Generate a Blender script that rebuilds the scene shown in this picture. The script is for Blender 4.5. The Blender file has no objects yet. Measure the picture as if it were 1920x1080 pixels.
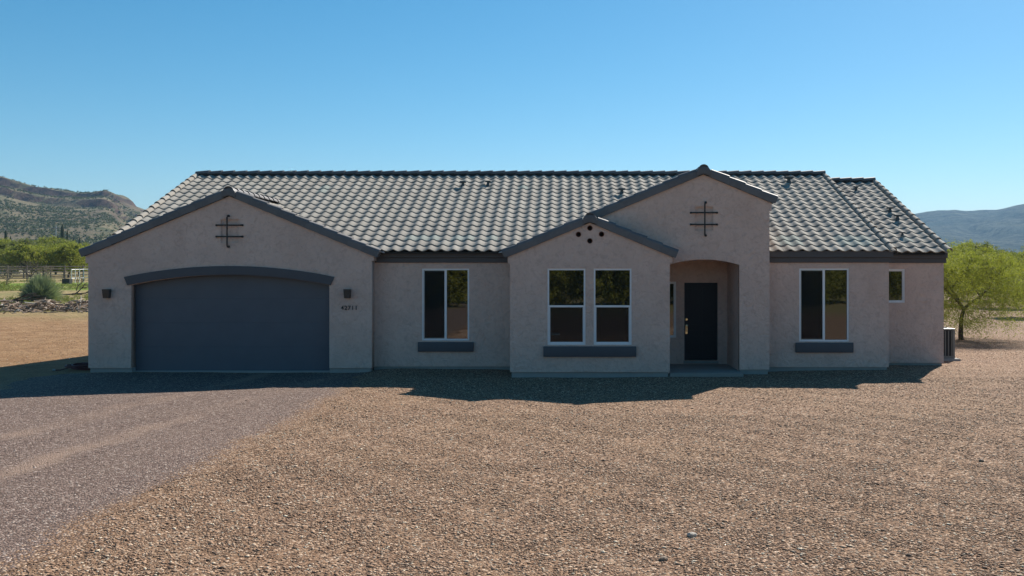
import bpy, bmesh, math, random
import numpy as np
from mathutils import Vector, Matrix
R = math.radians
random.seed(7)
scene = bpy.context.scene
COL = scene.collection
F = 1700.0; X0 = 1065.0; H0 = 511.0; CZ = 2.505      # pinhole fit: focal (px), principal column, horizon row, camera height
SUN = Vector((0.402, 0.642, 0.653)).normalized()

# ------------------------------------------------------------------ materials
class NT:
    def __init__(s, name):
        s.m = bpy.data.materials.new(name); s.m.use_nodes = True
        s.t = s.m.node_tree; s.b = s.t.nodes['Principled BSDF']; s.out = s.t.nodes['Material Output']
        s.tc = s.n('ShaderNodeTexCoord')
    def n(s, typ, **kw):
        nd = s.t.nodes.new(typ)
        for k, v in kw.items(): setattr(nd, k, v)
        return nd
    def l(s, a, b): s.t.links.new(a, b)
    def setin(s, nd, d):
        for k, v in d.items():
            if hasattr(v, 'is_output') or isinstance(v, bpy.types.NodeSocket): s.l(v, nd.inputs[k])
            else: nd.inputs[k].default_value = v
    def noise(s, scale, detail=4, rough=.55, vec=None, dist=0):
        nd = s.n('ShaderNodeTexNoise'); s.setin(nd, {'Scale': scale, 'Detail': detail, 'Roughness': rough, 'Distortion': dist})
        s.l(vec or s.tc.outputs['Object'], nd.inputs['Vector']); return nd.outputs['Fac']
    def vor(s, scale, feature='F1', out='Distance', vec=None):
        nd = s.n('ShaderNodeTexVoronoi'); nd.feature = feature; s.setin(nd, {'Scale': scale})
        s.l(vec or s.tc.outputs['Object'], nd.inputs['Vector']); return nd.outputs[out]
    def ramp(s, fac, stops, interp='LINEAR'):
        nd = s.n('ShaderNodeValToRGB'); nd.color_ramp.interpolation = interp
        e = nd.color_ramp.elements
        while len(e) < len(stops): e.new(.5)
        for i, (p, c) in enumerate(stops):
            e[i].position = p; e[i].color = (c, c, c, 1) if isinstance(c, (int, float)) else (*c, 1)
        s.l(fac, nd.inputs[0]); return nd.outputs[0]
    def mix(s, fac, a, b, mode='MIX'):
        nd = s.n('ShaderNodeMix', data_type='RGBA', blend_type=mode)
        for i, v in ((0, fac), (6, a), (7, b)):
            if isinstance(v, bpy.types.NodeSocket): s.l(v, nd.inputs[i])
            elif i == 0: nd.inputs[0].default_value = v
            else: nd.inputs[i].default_value = (*v, 1)
        return nd.outputs[2]
    def math(s, op, a, b=0.0, c=None):
        nd = s.n('ShaderNodeMath', operation=op)
        for i, v in enumerate((a, b) if c is None else (a, b, c)):
            if isinstance(v, bpy.types.NodeSocket): s.l(v, nd.inputs[i])
            else: nd.inputs[i].default_value = v
        return nd.outputs[0]
    def smooth(s, v, lo, hi):
        nd = s.n('ShaderNodeMapRange', interpolation_type='SMOOTHSTEP')
        s.setin(nd, {0: v, 1: lo, 2: hi, 3: 0.0, 4: 1.0}); return nd.outputs[0]
    def bump(s, h, strength=.3, dist=.01):
        nd = s.n('ShaderNodeBump'); s.setin(nd, {'Strength': strength, 'Distance': dist, 'Height': h})
        s.l(nd.outputs[0], s.b.inputs['Normal']); return nd
    def col(s, c):
        if isinstance(c, bpy.types.NodeSocket): s.l(c, s.b.inputs['Base Color'])
        else: s.b.inputs['Base Color'].default_value = (*c, 1)
    def fin(s, rough=.8, metal=0, spec=.5):
        s.b.inputs['Roughness'].default_value = rough; s.b.inputs['Metallic'].default_value = metal
        s.b.inputs['Specular IOR Level'].default_value = spec; return s.m
    def xyz(s):
        nd = s.n('ShaderNodeSeparateXYZ'); s.l(s.tc.outputs['Object'], nd.inputs[0]); return nd.outputs
    def island(s):
        return s.n('ShaderNodeNewGeometry').outputs['Random Per Island']

def plain(name, c, rough=.6, metal=0, spec=.5, var=.15, sc=6):
    t = NT(name); n = t.noise(sc, 5)
    t.col(t.mix(n, tuple(v*(1-var) for v in c), tuple(min(1, v*(1+var)) for v in c)))
    return t.fin(rough, metal, spec)

M = {}
def build_materials():
    # stucco
    t = NT('stucco')
    a = t.noise(1.3, 6, .6, dist=.6); b = t.noise(7, 5, .6, dist=1.2); g = t.noise(180, 3, .7)
    c = t.mix(t.ramp(a, [(.3, 0), (.7, 1)]), STUCCO[0], STUCCO[1])
    c = t.mix(t.ramp(b, [(.48, 0), (.66, .6)]), c, STUCCO[2])
    t.col(c)
    tr = t.noise(4.5, 3, .5, dist=2.0)
    h = t.math('ADD', t.math('MULTIPLY', tr, 1.6), t.math('MULTIPLY', g, .25))
    t.bump(h, .8, .03); M['stucco'] = t.fin(.92, 0, .2)
    M['stem'] = plain('stem_concrete', (.30, .29, .275), .9, spec=.2, sc=5)
    M['slab'] = plain('porch_concrete', (.27, .245, .22), .85, spec=.3, sc=4)
    for nm, c in (('trim', (.075, .075, .085)), ('fascia', (.082, .074, .074)), ('garage', (.092, .100, .122))):
        t = NT(nm); n = t.noise(3, 5); g = t.noise(120, 2)
        t.col(t.mix(n, tuple(v*.88 for v in c), tuple(v*1.12 for v in c))); t.bump(g, .12, .004)
        M[nm] = t.fin(.6 if nm != 'garage' else .5, 0, .35)
    # roof tiles
    t = NT('roof_tile'); isl = t.island(); n = t.noise(9, 6, .65); n2 = t.noise(.6, 3)
    c = t.ramp(isl, [(0, (.285, .262, .23)), (.35, (.31, .286, .25)), (.8, (.335, .31, .272)), (.93, (.37, .343, .302)), (1, (.315, .30, .265))])
    c = t.mix(t.ramp(n, [(.5, 0), (.75, .35)]), c, (.24, .22, .19))
    c = t.mix(t.ramp(n2, [(.4, 0), (.7, .25)]), c, (.31, .29, .25))
    t.col(c); t.bump(t.noise(60, 4, .7), .25, .006); M['tile'] = t.fin(.9, 0, .12)
    t = NT('patched_tile'); t.col(t.mix(t.noise(14, 5), (.28, .31, .28), (.35, .355, .315))); M['patch'] = t.fin(.95, 0, .05)
    t = NT('cap_tile'); isl = t.island(); n = t.noise(12, 5, .6)
    c = t.ramp(isl, [(0, (.085, .083, .088)), (1, (.125, .12, .122))])
    c = t.mix(t.ramp(n, [(.5, 0), (.8, .5)]), c, (.17, .165, .16)); t.col(c); t.bump(t.noise(70, 3), .15, .004)
    M['cap'] = t.fin(.6, 0, .45)
    M['deck'] = plain('roof_underlay', (.03, .03, .03), .9)
    M['white'] = plain('white_vinyl', (.74, .74, .76), .35, var=.03)
    t = NT('window_glass'); t.col((.010, .011, .009)); t.b.inputs['IOR'].default_value = 2.0
    t.bump(t.noise(1.6, 2), .03, .02); M['glass'] = t.fin(.015, 0, .5)
    t = NT('insect_screen'); t.col((.02, .02, .02)); t.fin(.9, 0, .1)
    tr_ = t.n('ShaderNodeBsdfTransparent'); mx = t.n('ShaderNodeMixShader'); mx.inputs[0].default_value = .40
    t.l(tr_.outputs[0], mx.inputs[1]); t.l(t.b.outputs[0], mx.inputs[2]); t.l(mx.outputs[0], t.out.inputs[0]); M['screen'] = t.m
    t = NT('front_door_paint'); t.col((.011, .011, .015)); M['door'] = t.fin(.5, 0, .25)
    t = NT('polished_brass'); t.col((.75, .62, .40)); M['brass'] = t.fin(.25, 1)
    M['iron'] = plain('black_iron', (.018, .017, .016), .5)
    M['bronze'] = plain('bronze_lamp', (.035, .026, .022), .45)
    M['rust'] = plain('clay_pipe', (.16, .055, .03), .9, sc=30)
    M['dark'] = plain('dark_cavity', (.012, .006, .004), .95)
    t = NT('lamp_lens'); t.col((.35, .33, .3)); M['lens'] = t.fin(.3)
    M['vent'] = plain('roof_vent_paint', (.05, .065, .07), .7)
    M['galv'] = plain('galvanised', (.35, .36, .37), .4, .6)
    M['hose'] = plain('hose_rubber', (.10, .022, .02), .5)
    M['acbody'] = plain('ac_paint', (.16, .165, .16), .5, .2)
    M['acfin'] = plain('ac_coil', (.03, .032, .034), .6, .4)
    M['actop'] = plain('ac_top', (.2, .21, .21), .4, .2)
    # ground family
    def rocks(nm, ramp, sc, dirt, dirtamt, bs=.8):
        t = NT(nm)
        cell = t.vor(sc, 'F1', 'Color'); d = t.vor(sc, 'F1', 'Distance')
        sp = t.n('ShaderNodeSeparateColor'); t.l(cell, sp.inputs[0])
        c = t.ramp(sp.outputs[0], ramp)
        n = t.noise(.45, 6, .65); n2 = t.noise(3.2, 6, .7)
        f = t.ramp(t.math('ADD', t.math('MULTIPLY', n, .6), t.math('MULTIPLY', n2, .4)), [(.44, 0), (.64, dirtamt)])
        c = t.mix(f, c, dirt); c = t.mix(.16, c, (.03, .02, .014))  # base darkened overall as the soil and shadow between loose stones
        return t, c, d, n2
    GR = [(0, (.055, .038, .030)), (.22, (.13, .074, .046)), (.5, (.225, .132, .080)), (.75, (.325, .202, .126)), (.9, (.43, .30, .205)), (1, (.66, .52, .40))]
    t, c, d, n2 = rocks('gravel_ground', GR, 42, (.27, .175, .095), .28)
    x, y, z = t.xyz(); wob = t.math('MULTIPLY', t.math('SUBTRACT', t.noise(.35, 5, .6), .5), 7.0)
    # bare orange earth on the far left
    sn = t.noise(1.1, 7, .7); s2 = t.noise(11, 5, .7)
    sand = t.mix(t.ramp(sn, [(.35, 0), (.65, 1)]), (.25, .14, .068), (.37, .235, .125))
    sand = t.mix(t.ramp(s2, [(.5, 0), (.75, .5)]), sand, (.20, .115, .07))
    fl = t.smooth(t.math('ADD', t.math('MULTIPLY', x, -1), wob), 11.0, 13.6)
    c = t.mix(fl, c, sand)
    # dry ground with low weeds, beyond the yard
    gn = t.noise(.16, 6, .7); g3 = t.noise(1.5, 6, .75)
    dry = t.mix(t.ramp(gn, [(.40, 0), (.62, 1)]), (.33, .25, .12), (.20, .19, .07))
    dry = t.mix(t.ramp(g3, [(.5, 0), (.7, .6)]), dry, (.36, .27, .17))
    yy = t.math('ADD', y, t.math('MULTIPLY', wob, 1.2))
    c = t.mix(t.math('MULTIPLY', t.smooth(yy, 40.0, 50.0), t.smooth(t.math('MULTIPLY', x, -1), -5, 8)), c, dry)
    # green strip before the corral
    gs = t.math('MULTIPLY', t.smooth(yy, 74, 80), t.math('SUBTRACT', 1.0, t.smooth(yy, 92, 98)))
    gs = t.math('MULTIPLY', gs, t.math('MULTIPLY', t.smooth(t.math('MULTIPLY', x, -1), 30, 36), t.ramp(t.noise(.25, 4), [(.35, .3), (.5, 1)])))
    c = t.mix(t.math('MULTIPLY', gs, t.smooth(x, -62, -55)), c, (.17, .25, .035))
    far = t.mix(t.ramp(t.noise(.03, 7, .75), [(.42, 0), (.6, 1)]), (.25, .18, .115), (.08, .10, .04))
    c = t.mix(t.smooth(y, 95, 160), c, far)
    c = t.mix(t.math('SUBTRACT', 1.0, t.smooth(t.math('ADD', y, t.math('MULTIPLY', wob, 1.5)), -14, -2)), c, t.mix(.6, dry, (.12, .105, .045)))
    t.col(c)
    b2 = t.n('ShaderNodeBump'); t.setin(b2, {'Strength': t.math('MULTIPLY', t.math('MAXIMUM', fl, t.smooth(y, 40, 60)), .8), 'Distance': .35, 'Height': t.math('ADD', t.noise(1.6, 8, .72), t.math('MULTIPLY', t.noise(9, 4, .7), .25))})
    bb = t.bump(t.math('ADD', t.math('MULTIPLY', d, -1.0), t.math('MULTIPLY', n2, .8)), .6, .02); t.l(b2.outputs[0], bb.inputs['Normal']); M['ground'] = t.fin(.95, 0, .15)
    DR = [(0, (.05, .036, .032)), (.3, (.118, .080, .066)), (.55, (.175, .122, .101)), (.8, (.24, .172, .144)), (.92, (.36, .28, .235)), (1, (.52, .44, .38))]
    t, c, d, n2 = rocks('driveway_gravel', DR, 46, (.225, .16, .12), .3)
    x, y, z = t.xyz()
    trk = t.math('ADD', x, t.math('ADD', t.math('MULTIPLY', t.noise(.5, 3), .9), t.math('MULTIPLY', y, -.14)))   # wheel tracks
    w1 = t.math('SUBTRACT', 1.0, t.smooth(t.math('ABSOLUTE', t.math('ADD', trk, 8.25)), .05, .42))
    w2 = t.math('SUBTRACT', 1.0, t.smooth(t.math('ABSOLUTE', t.math('ADD', trk, 10.1)), .05, .42))
    w = t.math('MULTIPLY', t.math('MAXIMUM', w1, w2), t.ramp(t.noise(.28, 4), [(.42, .05), (.6, .5)]))
    ed = t.smooth(t.math('ADD', x, t.math('MULTIPLY', t.noise(.9, 5), .8)), -4.75, -4.1)
    sp2 = t.n('ShaderNodeSeparateColor'); t.l(t.vor(46, 'F1', 'Color'), sp2.inputs[0])
    c = t.mix(t.math('GREATER_THAN', ed, sp2.outputs[1]), c, t.mix(.3, t.ramp(sp2.outputs[2], GR), (.1, .065, .04)))  # edge gravel likewise darkened for soil and shadow between stones
    c = t.mix(w, c, (.32, .225, .165)); t.col(c)
    t.bump(t.math('ADD', t.math('MULTIPLY', d, -1.0), t.math('MULTIPLY', n2, .8)), .9, .02); M['drive'] = t.fin(.95, 0, .15)
    for nm, rr in (('tan_stones', GR), ('mauve_stones', DR)):
        t = NT(nm); rr = [(p, tuple(min(.7, v*1.22) for v in c)) for p, c in rr]; t.col(t.mix(.12, t.ramp(t.island(), rr), t.ramp(t.noise(.5, 4), [(.4, (.2, .15, .1)), (.6, (.45, .33, .22))]))); M[nm] = t.fin(.85, 0, .3)
    # hills
    t = NT('hillside'); x, y, z = t.xyz()
    a = t.noise(.012, 8, .7); b = t.noise(.06, 8, .75); e = t.noise(.35, 6, .7)
    c = t.mix(t.ramp(a, [(.4, 0), (.6, 1)]), (.115, .09, .058), (.165, .14, .085))
    c = t.mix(t.ramp(b, [(.50, 0), (.60, .85)]), c, (.055, .068, .032))
    c = t.mix(t.ramp(e, [(.55, 0), (.68, .85)]), c, (.04, .048, .026))
    geo = t.n('ShaderNodeNewGeometry'); sn = t.n('ShaderNodeSeparateXYZ'); t.l(geo.outputs['True Normal'], sn.inputs[0])
    st = t.math('SUBTRACT', 1.0, t.smooth(sn.outputs[2], .60, .80))
    rock = t.mix(t.ramp(t.noise(.08, 6, .8), [(.4, 0), (.62, 1)]), (.022, .018, .016), (.10, .062, .045))
    c = t.mix(st, c, rock); t.col(c); t.bump(b, .8, 3.0); M['hill'] = t.fin(.95, 0, .1)
    t = NT('mountainside')
    a = t.noise(.006, 9, .72); b = t.noise(.035, 8, .78)
    c = t.mix(t.ramp(a, [(.42, 0), (.6, 1)]), (.10, .11, .07), (.035, .055, .035))
    c = t.mix(t.ramp(b, [(.47, 0), (.56, .85)]), c, (.015, .024, .016)); t.col(c); t.bump(b, 1.0, 25.0); M['mountain'] = t.fin(.95, 0, .1)
    # plants
    def leaf(nm, stops, tr=.35):
        t = NT(nm); c = t.mix(t.ramp(t.noise(1.1, 4, .6), [(.35, 0), (.65, .45)]), t.ramp(t.island(), stops), stops[-1][1]); t.col(c); t.fin(.65, 0, .25)
        ts = t.n('ShaderNodeBsdfTranslucent'); t.l(t.mix(.5, c, (.25, .33, .03)), ts.inputs[0])
        mx = t.n('ShaderNodeMixShader'); mx.inputs[0].default_value = tr
        t.l(t.b.outputs[0], mx.inputs[1]); t.l(ts.outputs[0], mx.inputs[2]); t.l(mx.outputs[0], t.out.inputs[0]); M[nm] = t.m
    leaf('leaf_bright', [(0, (.11, .135, .02)), (.5, (.21, .22, .03)), (1, (.35, .33, .06))], .45)
    leaf('leaf_mid', [(0, (.07, .09, .02)), (.5, (.13, .15, .03)), (1, (.22, .22, .06))])
    leaf('leaf_olive', [(0, (.06, .07, .022)), (.5, (.11, .12, .035)), (1, (.19, .18, .06))])
    leaf('leaf_grey', [(0, (.13, .16, .10)), (.5, (.20, .25, .16)), (1, (.31, .36, .24))], .25)
    leaf('leaf_scrub', [(0, (.05, .055, .03)), (.5, (.075, .085, .042)), (1, (.13, .13, .07))], .15)
    M['bark'] = plain('bark', (.055, .038, .028), .9, var=.4, sc=9)
    M['deadwood'] = plain('dead_wood', (.22, .165, .12), .9, var=.4, sc=5)
    M['darkwood'] = plain('dark_dead_wood', (.07, .05, .04), .9, var=.4, sc=5)
    M['rail'] = plain('weathered_rail', (.20, .16, .125), .9, var=.35, sc=2)
    M['cactus'] = plain('cactus_skin', (.05, .06, .028), .8, var=.3, sc=1)
    M['pale'] = plain('pale_metal', (.62, .62, .60), .5, var=.1, sc=1)
    M['shedwall'] = plain('shed_wall', (.33, .30, .25), .8, var=.1, sc=1)
    M['carpaint'] = plain('white_car_paint', (.78, .78, .78), .3, var=.02)
    M['rubber'] = plain('tyre_rubber', (.02, .02, .02), .8)
    M['stone'] = plain('pale_stone', (.42, .37, .31), .85, var=.2, sc=20)
    t = NT('rubble'); t.col(t.ramp(t.island(), [(0, (.10, .075, .055)), (.5, (.28, .20, .14)), (.85, (.42, .33, .25)), (1, (.6, .55, .48))])); M['rubble'] = t.fin(.9)
STUCCO = [(.57, .415, .35), (.65, .49, .42), (.47, .34, .29)]

# ------------------------------------------------------------------ object helpers
def link(name, me, mat=None, parent=None, loc=None):
    o = bpy.data.objects.new(name, me); COL.objects.link(o)
    if mat is not None and me is not None and not me.materials: me.materials.append(mat)
    if parent is not None: o.parent = parent
    if loc is not None: o.location = loc
    return o
def tag(o, label, cat, group=None, kind=None):
    if label: o['label'] = label
    if cat: o['category'] = cat
    if group: o['group'] = group
    if kind: o['kind'] = kind
    return o
def thing(name, label, cat, loc=(0, 0, 0), group=None, rz=0):
    o = bpy.data.objects.new(name, None); COL.objects.link(o); o.location = loc; o.rotation_euler = (0, 0, rz)
    o.empty_display_size = .2
    return tag(o, label, cat, group)
def copy_tree(o, parent=None):
    c = o.copy(); COL.objects.link(c)
    if parent is not None: c.parent = parent
    for ch in list(o.children): copy_tree(ch, c)
    return c
def smooth(me, ang=40):
    for p in me.polygons: p.use_smooth = True
    if ang < 180: me.set_sharp_from_angle(angle=R(ang))
class MB:
    def __init__(s): s.v = []; s.f = []
    def add(s, vs, fs):
        b = len(s.v); s.v += [tuple(v) for v in vs]; s.f += [tuple(i+b for i in f) for f in fs]
    def box(s, x0, x1, y0, y1, z0, z1):
        s.add([(x0,y0,z0),(x1,y0,z0),(x1,y1,z0),(x0,y1,z0),(x0,y0,z1),(x1,y0,z1),(x1,y1,z1),(x0,y1,z1)],
              [(0,3,2,1),(4,5,6,7),(0,1,5,4),(1,2,6,5),(2,3,7,6),(3,0,4,7)])
    def tube(s, pts, rads, n=8, cap=True):
        pts = [Vector(p) for p in pts]
        if not hasattr(rads, '__len__'): rads = [rads]*len(pts)
        b = len(s.v); ref = Vector((.13, .31, .94))
        for i, p in enumerate(pts):
            d = (pts[min(i+1, len(pts)-1)] - pts[max(i-1, 0)]).normalized()
            if abs(d.dot(ref)) > .95: ref = Vector((.9, .2, .1))
            u = d.cross(ref).normalized(); w = d.cross(u)
            for k in range(n):
                a = 2*math.pi*k/n; s.v.append(tuple(p + (u*math.cos(a) + w*math.sin(a))*rads[i]))
        for i in range(len(pts)-1):
            for k in range(n):
                a = b+i*n+k; c = b+i*n+(k+1) % n; s.f.append((a, c, c+n, a+n))
        if cap:
            s.f.append(tuple(b+k for k in reversed(range(n)))); e = b+(len(pts)-1)*n; s.f.append(tuple(e+k for k in range(n)))
    def lathe(s, prof, n=20, c=(0, 0, 0)):
        b = len(s.v)
        for r, z in prof:
            for k in range(n):
                a = 2*math.pi*k/n; s.v.append((c[0]+r*math.cos(a), c[1]+r*math.sin(a), c[2]+z))
        for i in range(len(prof)-1):
            for k in range(n):
                a = b+i*n+k; d = b+i*n+(k+1) % n; s.f.append((a, d, d+n, a+n))
    def mesh(s, name='m', fix=True, bevel=0, sm=0):
        me = bpy.data.meshes.new(name); me.from_pydata(s.v, [], s.f)
        if fix or bevel:
            bm = bmesh.new(); bm.from_mesh(me)
            if fix: bmesh.ops.recalc_face_normals(bm, faces=bm.faces)
            if bevel:
                bmesh.ops.bevel(bm, geom=[e for e in bm.edges if e.is_manifold and e.calc_face_angle(0) > R(30)], offset=bevel, segments=2, affect='EDGES', profile=.6)
            bm.to_mesh(me); bm.free()
        if sm: smooth(me, sm)
        return me
    def obj(s, name, mat, parent=None, **k): return link(name, s.mesh(name, **k), mat, parent)
def np_mesh(name, V, Fq):
    me = bpy.data.meshes.new(name); V = np.asarray(V, dtype=np.float32); Fq = np.asarray(Fq, dtype=np.int32); k = Fq.shape[1]
    me.vertices.add(len(V)); me.vertices.foreach_set('co', V.ravel())
    me.loops.add(Fq.size); me.loops.foreach_set('vertex_index', Fq.ravel())
    me.polygons.add(len(Fq)); me.polygons.foreach_set('loop_start', np.arange(0, Fq.size, k, dtype=np.int32))
    me.update(calc_edges=True); return me

def wall_panel(name, outline, holes, y, thick, mat, parent, bevel=0):
    """upright panel: outline and holes given in x,z; its front face lies at y and it runs back by thick"""
    cu = bpy.data.curves.new(name, 'CURVE'); cu.dimensions = '2D'; cu.fill_mode = 'BOTH'; cu.extrude = thick/2
    for poly in [outline] + holes:
        sp = cu.splines.new('POLY'); sp.points.add(len(poly)-1); sp.use_cyclic_u = True
        for p, q in zip(sp.points, poly): p.co = (q[0], q[1], 0, 1)
    tmp = bpy.data.objects.new('tmp', cu); COL.objects.link(tmp)
    bpy.context.view_layer.update()
    me = bpy.data.meshes.new_from_object(tmp.evaluated_get(bpy.context.evaluated_depsgraph_get()))
    bpy.data.objects.remove(tmp); bpy.data.curves.remove(cu)
    me.transform(Matrix(((1, 0, 0, 0), (0, 0, 1, y+thick/2), (0, 1, 0, 0), (0, 0, 0, 1))))
    bm = bmesh.new(); bm.from_mesh(me); bmesh.ops.remove_doubles(bm, verts=bm.verts, dist=1e-5); bmesh.ops.recalc_face_normals(bm, faces=bm.faces); bm.to_mesh(me); bm.free()
    me.materials.clear(); me.name = name
    return link(name, me, mat, parent)
def rect(x0, x1, z0, z1): return [(x0, z0), (x1, z0), (x1, z1), (x0, z1)]
def arc(xa, xb, zs, zt, n=24):
    """points of a flat arch from xa to xb springing at zs with its crown at zt"""
    w = abs(xb-xa)/2; h = zt-zs; r = (w*w+h*h)/(2*h); c = (xa+xb)/2; out = []
    for i in range(n+1):
        x = xa+(xb-xa)*i/n; out.append((x, zt-r+math.sqrt(max(0, r*r-(x-c)**2))))
    return out

# ------------------------------------------------------------------ ground height
def sst(v, a, b):
    t = np.clip((np.asarray(v, dtype=float)-a)/(b-a), 0, 1); return t*t*(3-2*t)
def gh(x, y):
    x = np.asarray(x, dtype=float); y = np.asarray(y, dtype=float)
    u = .012*np.sin(x*.9+1.3*np.sin(y*.5))+.005*np.sin(y*1.3+x*.4)+.004*np.sin(x*2.7-y*1.9)+.002*np.sin(x*5.1+y*4.3)
    z = u*(1-sst(y, 60, 120)) - .004
    z = z + .055*sst(y, 21.9, 22.7)*(1-sst(np.abs(x+3.1), 1.4, 2.1))       # earth banked against the recessed walls
    z = z + .05*sst(y, 21.7, 22.6)*sst(x, 4.9, 6.2)
    z = z + .022*np.clip(y-30, 0, 150)*(.35+.65*(1-sst(x, -20, 10))) - 0*x
    z = z + .004*np.clip(y-180, 0, 4000)*.4
    return z
def g1(x, y): return float(gh(x, y))

def build_ground():
    ax = np.concatenate([-np.geomspace(2600, 26, 34), np.arange(-25, 25.1, .35), np.geomspace(26, 2600, 34)])
    ay = np.concatenate([-np.geomspace(500, 9, 22), np.arange(-8, 36, .35), np.geomspace(36.5, 3600, 70)])
    gx, gy = np.meshgrid(ax, ay); gz = gh(gx, gy)
    V = np.stack([gx.ravel(), gy.ravel(), gz.ravel()], 1); nx = len(ax); ny = len(ay)
    i, j = np.meshgrid(np.arange(nx-1), np.arange(ny-1)); a = (j*nx+i).ravel()
    me = np_mesh('ground', V, np.stack([a, a+1, a+nx+1, a+nx], 1)); smooth(me, 180)
    tag(link('ground', me, M['ground']), None, None, kind='structure')
    # driveway sheet, its right edge ragged
    ys = np.arange(-30, 22.75, .25); mb = MB(); rows = []
    for y in ys:
        n = .13*math.sin(y*1.7)+.10*math.sin(y*3.9+1)+.07*math.sin(y*7.7+2)
        xl, xr = -12.35+.3*math.sin(y*1.1)+n, -4.55+n+.09*math.sin(y*.5)
        if y > 18.5: xr += -.1*(y-18.5)
        rows.append([(xl+(xr-xl)*k/26) for k in range(27)])
    V = []; Fq = []
    for r, y in zip(rows, ys):
        for x in r: V.append((x, y, g1(x, y)+.006))
    for j in range(len(ys)-1):
        for k in range(26): a = j*27+k; Fq.append((a, a+1, a+28, a+27))
    me = np_mesh('driveway', V, Fq); smooth(me, 180)
    tag(link('driveway', me, M['drive']), None, None, kind='structure')

def scatter_stones(name, label, pts, size, mat, rng):
    n = len(pts)
    base = np.array([(1,0,0),(0,1,0),(-1,0,0),(0,-1,0),(0,0,1),(0,0,-1)], dtype=float)
    fs = np.array([(0,1,4),(1,2,4),(2,3,4),(3,0,4),(1,0,5),(2,1,5),(3,2,5),(0,3,5)])
    V = np.repeat(base[None], n, 0)*(1+.35*rng.uniform(-1, 1, (n, 6, 1)))
    V[:, :4, 2] += rng.uniform(-.3, .3, (n, 4))
    V *= (size[:, None]*np.stack([rng.uniform(.8, 1.3, n), rng.uniform(.7, 1.1, n), rng.uniform(.30, .50, n)], 1))[:, None, :]
    a = rng.uniform(0, 6.283, n); ca, sa = np.cos(a)[:, None], np.sin(a)[:, None]
    x = V[..., 0]*ca-V[..., 1]*sa; y = V[..., 0]*sa+V[..., 1]*ca
    V[..., 0] = x+pts[:, 0:1]; V[..., 1] = y+pts[:, 1:2]
    V[..., 2] += (gh(pts[:, 0], pts[:, 1])+size*.14)[:, None]
    Fq = (fs[None]+(np.arange(n)*6)[:, None, None]).reshape(-1, 3)
    o = link(name, np_mesh(name, V.reshape(-1, 3), Fq), mat); tag(o, label, 'gravel', kind='stuff'); return o

def build_gravel():
    rng = np.random.default_rng(3)
    P = []
    for (ya, yb, dens) in ((6.6, 9, 2300), (9, 12, 1900), (12, 16, 1100), (16, 21.6, 600), (21.6, 34, 120)):
        ym = yb; xa, xb = -1065*ym/1700-1.5, 855*ym/1700+1.5
        n = int((xb-xa)*(yb-ya)*dens); P.append(np.stack([rng.uniform(xa, xb, n), rng.uniform(ya, yb, n)], 1))
    P = np.concatenate(P); x, y = P[:, 0], P[:, 1]
    edge = .13*np.sin(y*1.7)+.10*np.sin(y*3.9+1)+.07*np.sin(y*7.7+2)
    clump = np.sin(x*1.3+2*np.sin(y*.7))+np.sin(y*1.9+1.5*np.sin(x*.9))
    keep = ~((y > 21.68) & (x > -1.5) & (x < 2.5)) & ~((y > 22.2) & (x > 2.2) & (x < 5.0)) & ~((y > 22.8) & (x > 4) & (x < 8.2)) & ~((y > 22.55) & (x < -4.8) & (x > -12.1)) & ~((y > 22.95) & (x < 0) & (x > -12)) & ~((y > 23.9) & (x > 7) & (x < 10))
    keep &= ~((y > 21.5) & (y < 24) & (x > 2.3) & (x < 4.3))
    keep &= ~((clump > 1.75) & (rng.uniform(0, 1, len(x)) < .6))
    keep &= ~((x < -12.4) & (rng.uniform(0, 1, len(x)) < .6))
    P = P[keep]; x, y, edge = x[keep], y[keep], edge[keep]
    drv = (x+rng.normal(0, .22, len(x)) < -4.68+edge) & (x > -12.6)
    sz = rng.gamma(3.2, .0023, len(x))+.003
    pd = P[drv]; keepd = rng.uniform(0, 1, len(pd)) < .75
    scatter_stones('gravel', 'loose tan and brown gravel strewn over the open yard', P[~drv], sz[~drv], M['tan_stones'], rng)
    scatter_stones('gravel', 'loose mauve gravel lying along the driveway to the garage', pd[keepd], sz[drv][keepd]*.85, M['mauve_stones'], rng)

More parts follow.
